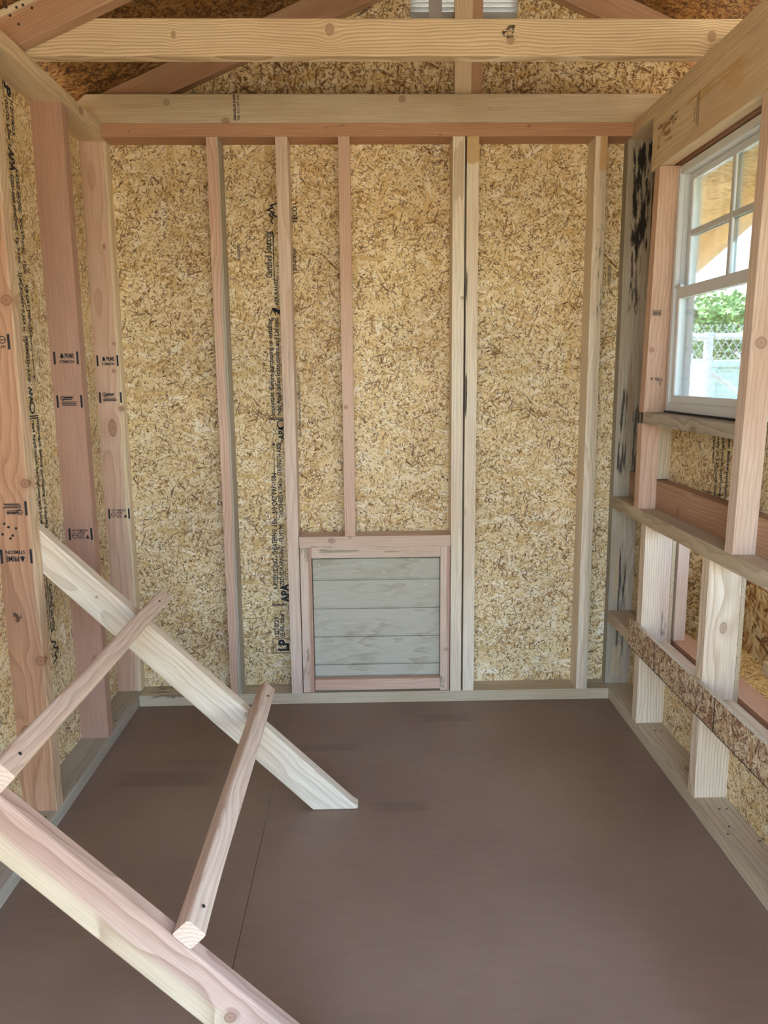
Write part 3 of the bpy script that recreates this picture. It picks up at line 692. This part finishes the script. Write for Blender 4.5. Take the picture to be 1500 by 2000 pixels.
rafter(tb, 0, YE - T, 'brown', -1, -1.08, freq=230, center=(.14, .03), contrast=.6)
rafter(tb, 0, YE - T, 'brown', 1, 1.58, freq=90, center=(.03, .05), contrast=.5, wob=.012)
lumber('king_post', tb, (.279, .363), (YE - T, YE - .001), (ZT + T, RZ - .1), 'z', 'cream', contrast=.4, freq=150, sap=('brown', 'y', .004, .012), label='cream post with a reddish right half below the ridge')
b = tb.children[-1]
for i in range(4):
    lettering(tb, ('STAND', 'S-DRY', 'HT 19', 'WWP')[i], (-.379, YB - .0007, 1.852 + .0185 * i), (0, 0, 1), (-1, 0, 0), .016, .007, bold=.04, name='stamp')
    lettering(tb, ('FIR', 'KD HT', '167', 'D FIR')[i], (-.368, YB - .0007, 1.853 + .0185 * i), (0, 0, 1), (-1, 0, 0), .014, .006, bold=.03, name='stamp')
marks(tb, [rect(0, 0, .074, .0012)], (-.3795, YB - .0007, 1.851), (0, 0, 1), (-1, 0, 0))

tn = empty('roof_truss', (RX, 2.0, ZT + T), 'nearer roof truss with a pale knotty tie beam crossing the room', 'truss')
YN = 1.996
xz_prism('tie_beam', tn, [(-.863, ZC0), (1.50, ZC0), (1.44, ZC1 + .001), (-.80, ZC1 + .001), (-.863, ZC1 - .03)], YN, YN + T, tone='cream', bevel=.003, kf='y', center=(-.22, .03), freq=150, contrast=.95, wob=.007, pw=1.6,
         knots=((-.443, YN, 1.891, .010, .6), (-.076, YN, 1.902, .017, .75), (.352, YN, 1.880, .012, .9), (.345, YN, 1.893, .005, .6), (.833, YN, 1.888, .014, .8)), stains=(((.325, YN, 1.878), (.368, YN, 1.918), lin(36, 26, 20), .47, .9, (60, 90)),), label='pale tie beam with strong wavy grain and knots')
rafter(tn, 0, YN - T - .001, 'brown', -1, -1.08, freq=170, center=(.16, .03), contrast=.5, sap=('grey', 'y', .02, .03), knots=())
rafter(tn, 0, YN - T - .001, 'pink', 1, 1.58)
for q in [(-.81, 1.932), (-.787, 1.932), (-.772, 1.937), (-.752, 1.931), (-.803, 1.915), (-.785, 1.897)]:
    nails(tn, [(q[0], YN - T - .0016, q[1])], 'y', .0032, name='nail_hole')

# ================================================================== gable vent
gv = empty('gable_vent', ((VX0 + VX1) / 2, YE, VZ0), 'silver louvred metal vent high in the gable behind the ridge post', 'vent')
M_AL = plain('bare_aluminium', lin(205, 206, 204), .35, .6, .5, .05)
for a in ((VX0 - .012, VX0 + .010, VZ0 - .009, VZ1 + .012), (VX1 - .010, VX1 + .012, VZ0 - .009, VZ1 + .012), (VX0, VX1, VZ0 - .009, VZ0 + .006), (VX0, VX1, VZ1 - .006, VZ1 + .012)):
    bm = bmesh.new(); c = Vector(((a[0] + a[1]) / 2, YE + OT + .002, (a[2] + a[3]) / 2)); h = Vector(((a[1] - a[0]) / 2, .0018, (a[3] - a[2]) / 2)); box_bm(bm, -h, h)
    mesh_obj('flange', bm, M_AL, gv, Matrix.Translation(c))
nl = 10
for i in range(nl):
    z = VZ0 + .008 + i * (VZ1 - VZ0 - .012) / nl
    bm = bmesh.new(); box_bm(bm, (-(VX1 - VX0) / 2, -.014, -.0007), ((VX1 - VX0) / 2, .014, .0007))
    mesh_obj('louvre', bm, M_AL, gv, Matrix.Translation(((VX0 + VX1) / 2, YE - .002 + .004, z)) @ Matrix.Rotation(R(-38), 4, 'X'))
bm = bmesh.new(); box_bm(bm, (-.020, -.003, -(VZ1 - VZ0) / 2), (.020, .003, (VZ1 - VZ0) / 2))
mesh_obj('mullion', bm, M_AL, gv, Matrix.Translation(((VX0 + .075), YE - .012 + .004, (VZ0 + VZ1) / 2)))

# ================================================================== pop door in the back wall
pd = empty('pop_door', (.03, YE, T), 'small grey-green grooved pop door with a pinkish frame at the foot of the back wall', 'door')
py = (YB + .004, YB + .030)
lumber('frame_member', pd, (-.2255, -.1885), py, (T + .001, .5425), 'z', 'palepink', sap=('red', 'y', .004, .010), contrast=.5, stains=(((-.23, YB, .05), (-.2, YB, .22), lin(118, 104, 70), .45, .6, (14, 60)), ((-.23, YB, .48), (-.19, YB, .56), lin(120, 112, 80), .45, .5, (20, 60))))
lumber('frame_member', pd, (.2385, .2700), py, (T + .001, .5425), 'z', 'palepink', sap=('red', 'y', .003, .010), contrast=.5, knots=((.262, YB, .185, .014, .55),), stains=(((.235, YB, .04), (.26, YB, .1), lin(118, 104, 70), .45, .6, (14, 60)),))
lumber('frame_member', pd, (-.1880, .2380), py, (.5070, .5425), 'x', 'palepink', contrast=.7, center=(-.04, .05), stains=(((-.19, YB, .52), (.0, YB, .545), lin(124, 116, 84), .5, .6, (9, 90)), ((.03, YB, .52), (.16, YB, .54), lin(124, 116, 84), .5, .6, (9, 90))))
lumber('frame_member', pd, (-.1860, .2380), py, (.0455, .0835), 'x', 'pink', contrast=.8, center=(-.04, .04), freq=260)


def ply():
    m = N('grey_green_plywood'); P = m.obj(); x, y, z = m.sep(P)
    a = m.noise(m.vec('MULTIPLY', P, (4, 1, 14)), 1, 3); r = m.math('FRACT', m.math('MULTIPLY', a, 7))
    late = m.math('MULTIPLY', m.math('POWER', r, 2), m.step(r, .9, 1, o0=1, o1=0))
    col = m.mix(m.math('MULTIPLY', late, m.step(m.noise(P, 6, 2), .4, .65, o0=.05, o1=.75)), lin(188, 182, 162), lin(154, 138, 110))
    f = m.noise(m.vec('MULTIPLY', P, (16, 1, 380)), 1, 3)
    col = m.scale(col, m.step(f, .25, .75, o0=.90, o1=1.06))
    return m.done(col, .75, bump=f, bs=.25, bd=.0008, spec=.2)


M_PLY = ply()
zs = [.500, .4265, .3265, .2275, .1285, .0845]
for i in range(5):
    bm = bmesh.new(); hz = (zs[i] - zs[i + 1]) / 2 - .0035
    box_bm(bm, (-.2125, -.005, -hz), (.2125, .005, hz)); bmesh.ops.bevel(bm, geom=bm.edges[:], offset=.001, segments=1, affect='EDGES')
    o = mesh_obj('board', bm, M_PLY, pd, Matrix.Translation((.0255, YB + .031 + .005, (zs[i] + zs[i + 1]) / 2)))
    me = o.data; dz = (zs[i] + zs[i + 1]) / 2 - .29
    me.transform(Matrix.Translation((0, 0, dz))); MW[o.name] = Matrix.Translation((.0255, YB + .036, .29)); o.matrix_local = MW[pd.name].inverted() @ MW[o.name]
bm = bmesh.new(); box_bm(bm, (-.2125, -.003, -.227), (.2125, .003, .227)); mesh_obj('backing', bm, M_PLY, pd, Matrix.Translation((.0255, YB + .0425, .29)))
sheet('light_seal_board', pd, (-.26, YE + OT + .0005, .0), (.31, YE + OT + .012, .56), M_PLY)  # unseen board added outside to block daylight leaking round the door
nails(pd, [(-.165, YB + .0308, .478), (-.115, YB + .0308, .482), (-.015, YB + .0308, .484), (-.165, YB + .0308, .31), (.19, YB + .0308, .405)], 'y', .0022, mat=M_AL)

# ================================================================== window
wi = empty('window_1', ((.866 + .92) / 2, (WY0 + WY1) / 2, WZ0), kind='structure')
M_FR = plain('white_vinyl', lin(218, 220, 218), .4, var=.03)
M_GRID = plain('grid_vinyl', lin(206, 206, 202), .4, var=.03)


def glass():
    m = N('window_glass'); t = m.n('ShaderNodeBsdfTransparent'); t.inputs[0].default_value = (.93, .97, .96, 1)
    g = m.n('ShaderNodeBsdfGlossy'); g.inputs['Roughness'].default_value = .02
    fr = m.n('ShaderNodeFresnel'); fr.inputs[0].default_value = 1.45
    x = m.n('ShaderNodeMixShader'); m.set(x.inputs[0], m.math('MULTIPLY', fr.outputs[0], .8)); m.t.links.new(t.outputs[0], x.inputs[1]); m.t.links.new(g.outputs[0], x.inputs[2])
    m.t.links.new(x.outputs[0], m.out.inputs[0]); m.t.nodes.remove(m.p)
    return m.m


M_GL = glass()


def bar(name, xs, ys, zs_, mat=M_FR, parent=wi, bev=.002):
    lo, hi = Vector((xs[0], ys[0], zs_[0])), Vector((xs[1], ys[1], zs_[1])); c = (lo + hi) / 2
    bm = bmesh.new(); box_bm(bm, lo - c, hi - c)
    if bev: bmesh.ops.bevel(bm, geom=bm.edges[:], offset=bev, segments=2, affect='EDGES')
    return mesh_obj(name, bm, mat, parent, Matrix.Translation(c))


fx = (.868, .928); FW = .020
fr = [bar('frame', fx, (WY1 - FW, WY1), (WZ0, WZ1)), bar('frame', fx, (WY0, WY0 + FW), (WZ0, WZ1)),
      bar('frame', fx, (WY0 + FW, WY1 - FW), (WZ0, WZ0 + .026)), bar('frame', fx, (WY0 + FW, WY1 - FW), (WZ1 - .022, WZ1))]
bar('track', (.882, .888), (WY1 - FW - .006, WY1 - FW), (WZ0 + .026, WZ1 - .022)); bar('track', (.906, .912), (WY1 - FW - .006, WY1 - FW), (WZ0 + .026, WZ1 - .022))
ZM = 1.318                                      # meeting rails
iy0, iy1 = WY0 + FW, WY1 - FW - .006
# upper sash sits outside, lower sash inside
for nm, x0, z0, z1, rb, rt in (('upper_sash', .894, ZM - .012, WZ1 - .022, .026, .018), ('lower_sash', .872, WZ0 + .026, ZM + .014, .020, .030)):
    sx = (x0, x0 + .016); st = .022
    sa = bar(nm, sx, (iy0, iy1), (z0, z0 + rb))
    for a in (((iy0, iy0 + st), (z0 + rb, z1 - rt)), ((iy1 - st, iy1), (z0 + rb, z1 - rt)), ((iy0, iy1), (z1 - rt, z1))): bar('sash_rail', sx, *a, parent=sa)
    bm = bmesh.new(); box_bm(bm, (-.0015, -(iy1 - iy0 - 2 * st) / 2, -(z1 - z0 - rb - rt) / 2), (.0015, (iy1 - iy0 - 2 * st) / 2, (z1 - z0 - rb - rt) / 2))
    mesh_obj('pane', bm, M_GL, sa, Matrix.Translation((x0 + .008, (iy0 + iy1) / 2, (z0 + rb + z1 - rt) / 2)))
    if nm == 'upper_sash':
        ym = 1.965; zm = 1.476
        bar('muntin', (x0 - .001, x0 + .006), (ym - .008, ym + .008), (z0 + rb, z1 - rt), M_GRID, sa, .0015)
        bar('muntin', (x0 - .0005, x0 + .0055), (iy0 + st, iy1 - st), (zm - .008, zm + .008), M_GRID, sa, .0015)
        bar('muntin', (x0 + .011, x0 + .017), (ym - .008, ym + .008), (z0 + rb, z1 - rt), M_FR, sa, .0015)  # outer bars added to stand in for the grid's ghost reflection
        bar('muntin', (x0 + .0115, x0 + .0165), (iy0 + st, iy1 - st), (zm - .008, zm + .008), M_FR, sa, .0015)  # likewise added, the crosswise bar of the reflected double grid
bar('sash_lock', (.862, .874), (iy1 - .05, iy1 - .01), (ZM + .013, ZM + .020))
bar('sill_gap_shade', (.864, .868), (WY0, WY1), (WZ0 - .004, WZ0 + .001), ink, wi, 0)  # black strip added in place of the shade inside the sill gap

# ================================================================== roost ladder leaning across the left side
rl_ = empty('roost_ladder', (-.09, 1.45, 0), 'two-rung wooden roost ladder leaning from the left wall studs to the floor', 'ladder')


def rail(y0, y1, tone, **kw):
    up_ = lambda x: -.985 * (x + .031); lo_ = lambda x: -1.0 * (x + .151)
    xt = -.862
    poly = [(xt, up_(xt)), (-.049, up_(-.049)), (-.033, .007), (-.038, .0005), (-.1505, .0005), (xt, lo_(xt))]
    return xz_prism('rail', rl_, poly, y0, y1, tone=tone, bevel=.0035, axis_dir=(1, -.99), **kw)


yf_, yn_ = 1.8295, 1.046
rail(yf_, yf_ + T, 'white', freq=105, center=(-.04, -.045), contrast=.55, wob=.012, label='far rail, pale with a small brown knot', knots=((-.305, yf_, .262, .008, 1.8), (-.66, yf_, .575, .004)))
rail(yn_, yn_ + .030, 'rosewash', freq=80, center=(-.035, -.04), contrast=.85, wob=.016, label='near rail, pinkish with wavy grain and a dark knot', knots=((-.222, yn_, .125, .012, .9),), sap=('tan', 'y', -.012, -.034))
dd = Vector((1, 0, -.985)).normalized(); nn = Vector((.985, 0, 1)).normalized(); yv = Vector((0, 1, 0))
for (xc, y0, y1, tone, lab, kn) in ((-.5545, 1.05, 1.963, 'palepink', 'upper rung, pale with rough wavy edges', ()), (-.2915, 1.046, 1.968, 'palepink', 'lower rung, pinkish with rounded edges and knots', (1.235, 1.42))):
    base = Vector((xc, 0, -.985 * (xc + .031))) + nn * (.019 + .0012)
    c = base + yv * (y0 + y1) / 2; L = y1 - y0
    # local x along the room, local y down the slope, local z off the rail
    M = Matrix(((0, dd.x, nn.x, c.x), (1, 0, 0, c.y), (0, dd.z, nn.z, c.z), (0, 0, 0, 1)))
    rr = random.Random(int(-xc * 1000)); ph = [rr.uniform(0, 6) for _ in range(4)]
    bm = bmesh.new(); rings_ = []
    for i in range(25):
        u = -L / 2 + L * i / 24; pr = []
        for cx_, cz_, a0 in ((1, 1, 0), (-1, 1, 90), (-1, -1, 180), (1, -1, 270)):
            rad = .0065 + (.0025 * math.sin(u * 13 + ph[0] + cx_) if cz_ > 0 else -.002)
            for j in range(4):
                an = R(a0 + 30 * j); yy, zz = cx_ * (.0188 - rad) + rad * math.cos(an), cz_ * (.0188 - rad) + rad * math.sin(an)
                if cz_ > 0: zz += .0014 * math.sin(u * 15 + ph[1]) - .0010
                yy += .0010 * math.sin(u * 10 + ph[2]) * (1 if cz_ > 0 else .2)
                pr.append(bm.verts.new((u, yy, zz)))
        rings_.append(pr)
    for p_, q_ in zip(rings_, rings_[1:]):
        for j in range(16): bm.faces.new((p_[j], p_[(j + 1) % 16], q_[(j + 1) % 16], q_[j]))
    bm.faces.new(rings_[0][::-1]); bm.faces.new(rings_[-1])
    o = mesh_obj('rung', bm, wood(tone, c, M, freq=150, center=(.03, -.035), contrast=.75, kf='y', knots=[(xc, k, .2, .008, .8) for k in kn]), rl_, M)
    o['label'] = lab
    for yy in (y0 + .045, y1 - .07):
        q = base + nn * .0192 + yv * yy
        bm = bmesh.new(); bmesh.ops.create_cone(bm, cap_ends=True, segments=10, radius1=.0032, radius2=.003, depth=.0012)
        mesh_obj('nail', bm, M_NAIL, o, Matrix(((dd.x, 0, nn.x, q.x), (0, 1, 0, q.y), (dd.z, 0, nn.z, q.z), (0, 0, 0, 1))))

# ================================================================== nest boxes outside the right wall
NB0 = .9185
nb = empty('nest_box', (1.05, 1.8, .264), 'nest box built of coarse chipboard behind the openings in the right wall', 'nest box')
NX = 1.19; ny0, ny1 = 1.30, 2.484
sheet('back_panel', nb, (NX, ny0, .10), (NX + OT, ny1, .66), M_OSB_NEST, normal='x', label='coarse chipboard back with big flakes')
for y_ in (ny0, ny1): xz_prism('end_panel', nb, [(NB0, .10), (NX, .10), (NX, .86), (NB0, .655), (NB0, .65)], y_ - OT, y_, mat=M_OSB_GABLE)  # sloped tops raised to the lid, shaped to keep stray sun out
bm = bmesh.new(); box_bm(bm, (0, -(ny1 - ny0) / 2 - .03, 0), (.36, (ny1 - ny0) / 2 + .03, .012))
mesh_obj('lid', bm, M_OSB_SOF, nb, Matrix.Translation((NB0 + .010, (ny0 + ny1) / 2, .664)) @ Matrix.Rotation(R(-38), 4, 'Y'))  # lid swung up, posed to let sky light brighten the nest
sheet('floor_panel', nb, (NB0, ny0, .215), (NX, ny1 - OT, .227), M_OSB_SOF, normal='z')
lumber('floor_board', nb, (NB0, .985), (ny0, ny1 - OT - .001), (.262, .300), 'y', 'redder', contrast=.6, label='reddish board behind the low rail')
lumber('batten', nb, (1.150, NX - .001), (ny0, 2.13), (.228, .266), 'y', 'white', contrast=.4, label='pale batten along the foot of the nest back')
lumber('corner_post', nb, (NB0, .952), (YA, YA + T), (.301, .655), 'z', 'palepink', contrast=.4)
lip = sheet('lip_board', wr, (XR - .0115, YF + .1, .264), (XR - .0005, 2.288, .350), M_OSB_LIP, normal='x', label='rough chipboard lip nailed across the studs with black pencil marks')
marks(wr, [rect(0, 0, .0035, .082)], (XR - .0122, 2.071, .268), (0, -1, 0), (0, 0, 1), name='pen_mark'); marks(wr, [rect(0, 0, .0035, .082)], (XR - .0122, 1.689, .268), (0, -1, 0), (0, 0, 1), name='pen_mark')
marks(wr, [rect(0, 0, 2.1, .0022)], (XR - .0122, 2.286, .2645), (0, -1, 0), (0, 0, 1), name='pen_mark')

# ================================================================== outside, seen through the window
gr = N('gravel_ground'); g1 = gr.noise(gr.obj(), 1.2, 4); g2 = gr.noise(gr.obj(), 60, 3)
gm = gr.done(gr.scale(gr.mix(g1, lin(150, 142, 122), lin(130, 122, 98)), gr.step(g2, .2, .8, o0=.8, o1=1.1)), .9, bump=g2, bs=.4, bd=.01)
bm = bmesh.new(); box_bm(bm, (-30, -30, -.1), (30, 30, 0)); meta(mesh_obj('ground', bm, gm, None, Matrix.Translation((0, 5, GROUND))), kind='structure')


def tube(name, a, b_, r, mat, parent, seg=10):
    a, b_ = Vector(a), Vector(b_); d = b_ - a
    bm = bmesh.new(); bmesh.ops.create_cone(bm, cap_ends=True, segments=seg, radius1=r, radius2=r, depth=d.length)
    return mesh_obj(name, bm, mat, parent, Matrix.Translation((a + b_) / 2) @ d.to_track_quat('Z', 'Y').to_matrix().to_4x4(), smooth=False)


M_GALV = plain('galvanised_steel', lin(214, 218, 220), .45, .3)
fe = empty('chain_link_fence', (3.0, 6.0, GROUND), 'galvanised chain link fence seen through the lower half of the window', 'fence')
tube('top_rail', (-.5, 6, 1.37), (6.2, 6, 1.37), .024, M_GALV, fe)
for x in (.6, 2.62, 4.64): tube('post', (x, 6, GROUND), (x, 6, 1.40), .034, M_GALV, fe)
tube('brace', (2.63, 6.02, 1.12), (4.62, 6.02, -.2), .018, M_GALV, fe); tube('brace', (2.85, 6.03, 1.25), (3.2, 6.03, .9), .012, M_GALV, fe)
bm = bmesh.new(); pitch = .058; wr_ = .0032; z0, z1 = -.38, 1.46; hh = z1 - z0
x = 1.2
while x < 5.2:
    for sg in (1, -1):
        a = Vector((x - sg * hh * .31, 0, z0)); b_ = Vector((x + sg * hh * .31, 0, z1)); d = (b_ - a).normalized(); n = Vector((-d.z, 0, d.x)) * wr_; yv_ = Vector((0, wr_, 0))
        q = [bm.verts.new(p) for p in (a - n, a + yv_, a + n, b_ - n, b_ + yv_, b_ + n)]
        for f in ((0, 1, 4, 3), (1, 2, 5, 4), (2, 0, 3, 5)): bm.faces.new([q[i] for i in f])
    x += pitch
o = mesh_obj('wire_mesh', bm, M_GALV, fe, Matrix.Translation((0, 5.97, 0))); o['kind'] = 'stuff'

tr = empty('leafy_tree', (6.0, 12.5, GROUND), 'bushy green tree beyond the chain link fence', 'tree')
bark = plain('bark', lin(110, 92, 74), .9, var=.3, sc=12)
tube('trunk', (6.0, 12.5, GROUND), (6.1, 12.5, 2.0), .16, bark, tr); tube('branch', (6.05, 12.5, 1.2), (5.0, 12.3, 2.1), .07, bark, tr); tube('branch', (6.05, 12.5, 1.3), (7.2, 12.4, 2.1), .07, bark, tr)
lm = N('leaf_green'); ln = lm.noise(lm.obj(), 2.5, 3); lm_ = lm.done(lm.mix(ln, lin(86, 134, 84), lin(160, 194, 128)), .55)
bm = bmesh.new(); rr = random.Random(3)
for i in range(9000):
    cx_, cz_, rx_ = rr.choice(((5.0, 1.75, .75), (6.2, 1.8, .8), (4.3, 1.5, .8), (5.6, 1.4, .9), (7.2, 1.7, .9), (6.4, 1.3, .9), (5.4, 1.9, .7)))
    th, ph_, ra = rr.uniform(0, 6.283), math.acos(rr.uniform(-1, 1)), rx_ * rr.uniform(.55, 1) ** .5
    p = Vector((cx_ + ra * math.sin(ph_) * math.cos(th), 12.5 + ra * math.sin(ph_) * math.sin(th), cz_ + ra * .8 * math.cos(ph_)))
    d = Vector((rr.gauss(0, 1), rr.gauss(0, 1), rr.gauss(0, .6))).normalized() * rr.uniform(.05, .09); e = d.cross(Vector((rr.gauss(0, 1), rr.gauss(0, 1), rr.gauss(0, 1)))).normalized() * .035
    bm.faces.new([bm.verts.new(q) for q in (p, p + d * .5 + e, p + d, p + d * .5 - e)])
me = bpy.data.meshes.new('foliage'); bm.to_mesh(me); bm.free(); me.materials.append(lm_)
o = link(bpy.data.objects.new('foliage', me), tr, Matrix()); o['kind'] = 'stuff'

wt = empty('water_tank', (2.86, 7.0, GROUND), 'rounded white tank standing behind the fence on the left of the window view', 'tank')
M_WT = plain('white_plastic', lin(238, 240, 240), .4, var=.03)
bm = bmesh.new(); bmesh.ops.create_cone(bm, cap_ends=True, segments=28, radius1=.21, radius2=.21, depth=1.64); bmesh.ops.bevel(bm, geom=[e for e in bm.edges if abs(e.verts[0].co.z - e.verts[1].co.z) < .01], offset=.05, segments=3, affect='EDGES')
mesh_obj('tank_body', bm, M_WT, wt, Matrix.Translation((2.86, 7.0, GROUND + .82)), True); tube('filler_cap', (2.86, 7, GROUND + 1.63), (2.86, 7, GROUND + 1.69), .06, M_WT, wt, 16)
cb = empty('metal_bin', (4.3, 8.6, GROUND), 'pale blue-green ribbed metal bin behind the fence', 'bin')
M_CB = plain('pale_green_paint', lin(186, 214, 204), .5, var=.05)
def bbox(name, lo, hi, parent, mat): 
    lo, hi = Vector(lo), Vector(hi); c = (lo + hi) / 2; bm = bmesh.new(); box_bm(bm, lo - c, hi - c); bmesh.ops.bevel(bm, geom=bm.edges[:], offset=.01, segments=1, affect='EDGES'); return mesh_obj(name, bm, mat, parent, Matrix.Translation(c))
bbox('body', (3.55, 8.2, GROUND + .05), (5.4, 9.0, 1.15), cb, M_CB); bbox('rim', (3.5, 8.15, 1.15), (5.45, 9.05, 1.23), cb, M_CB)
for i in range(6): bbox('rib', (3.6 + i * .35, 8.14, GROUND + .06), (3.66 + i * .35, 8.195, 1.15), cb, M_CB)
for x in (3.7, 5.2): bbox('skid', (x, 8.2, GROUND), (x + .08, 9.0, GROUND + .05), cb, M_CB)

# cover over the run beside the window: a plywood sheet on a sloping edge beam, carried by two posts
rc = empty('run_cover', (1.2, 3.2, GROUND), 'plywood cover with a pale edge beam over the outdoor run beside the window', 'canopy')
zc = 1.70
p0, p1 = Vector((.951, 1.30, 0)), Vector((1.93, 4.84, 0)); dl = (p1 - p0).normalized(); nl_ = Vector((-dl.y, dl.x, 0))
bm = bmesh.new()
pts = [(.921, 1.30), (.951, 1.30), (1.93, 4.84), (1.1, 4.84), (.921, 2.76)]
a = [bm.verts.new((p[0] - 1.2, p[1] - 3.2, 0)) for p in pts]; b_ = [bm.verts.new((p[0] - 1.2, p[1] - 3.2, .012)) for p in pts]
bm.faces.new(a[::-1]); bm.faces.new(b_)
for i in range(5): bm.faces.new((a[i], a[(i + 1) % 5], b_[(i + 1) % 5], b_[i]))
mesh_obj('cover_sheet', bm, M_OSB_SOF, rc, Matrix.Translation((1.2, 3.2, zc)))
L = (p1 - p0).length; c = (p0 + p1) / 2 + nl_ * .02 + Vector((0, 0, zc - .042))
M = Matrix(((dl.x, nl_.x, 0, c.x), (dl.y, nl_.y, 0, c.y), (0, 0, 1, c.z), (0, 0, 0, 1)))
bm = bmesh.new(); box_bm(bm, (-L / 2 + .05, -.019, -.041), (L / 2, .019, .041)); mesh_obj('edge_beam', bm, wood('cream', c, M, kf='z', contrast=.4), rc, M)
for q in ((1.90, 4.80), (1.12, 4.80)): lumber('post', rc, (q[0] - .045, q[0] + .045), (q[1] - .045, q[1] + .045), (GROUND, zc), 'z', 'cream')

portal(((DX0 + DX1) / 2, YF - .02, DZ / 2), (R(90), 0, 0), DX1 - DX0, DZ)
portal((.94, (WY0 + WY1) / 2, (WZ0 + WZ1) / 2), (0, R(90), 0), WZ1 - WZ0, WY1 - WY0)

for nm, lb, ct in (('floor', 'brown painted board floor with one long seam', 'floor'), ('wall_back', 'chipboard back wall with upright studs facing the camera', 'wall'), ('wall_left', 'chipboard left wall with reddish studs and stamped lumber', 'wall'),
                   ('wall_right', 'right wall framed around the window and the nest openings', 'wall'), ('wall_front', 'chipboard front wall with the open doorway', 'wall'), ('ceiling', 'dark orange chipboard roof deck overhead', 'ceiling'),
                   ('window_1', 'white vinyl sash window with a four-pane upper sash', 'window'), ('ground', 'pale gravel ground outside the shed', 'ground')):
    if nm in bpy.data.objects: meta(bpy.data.objects[nm], lb, ct)
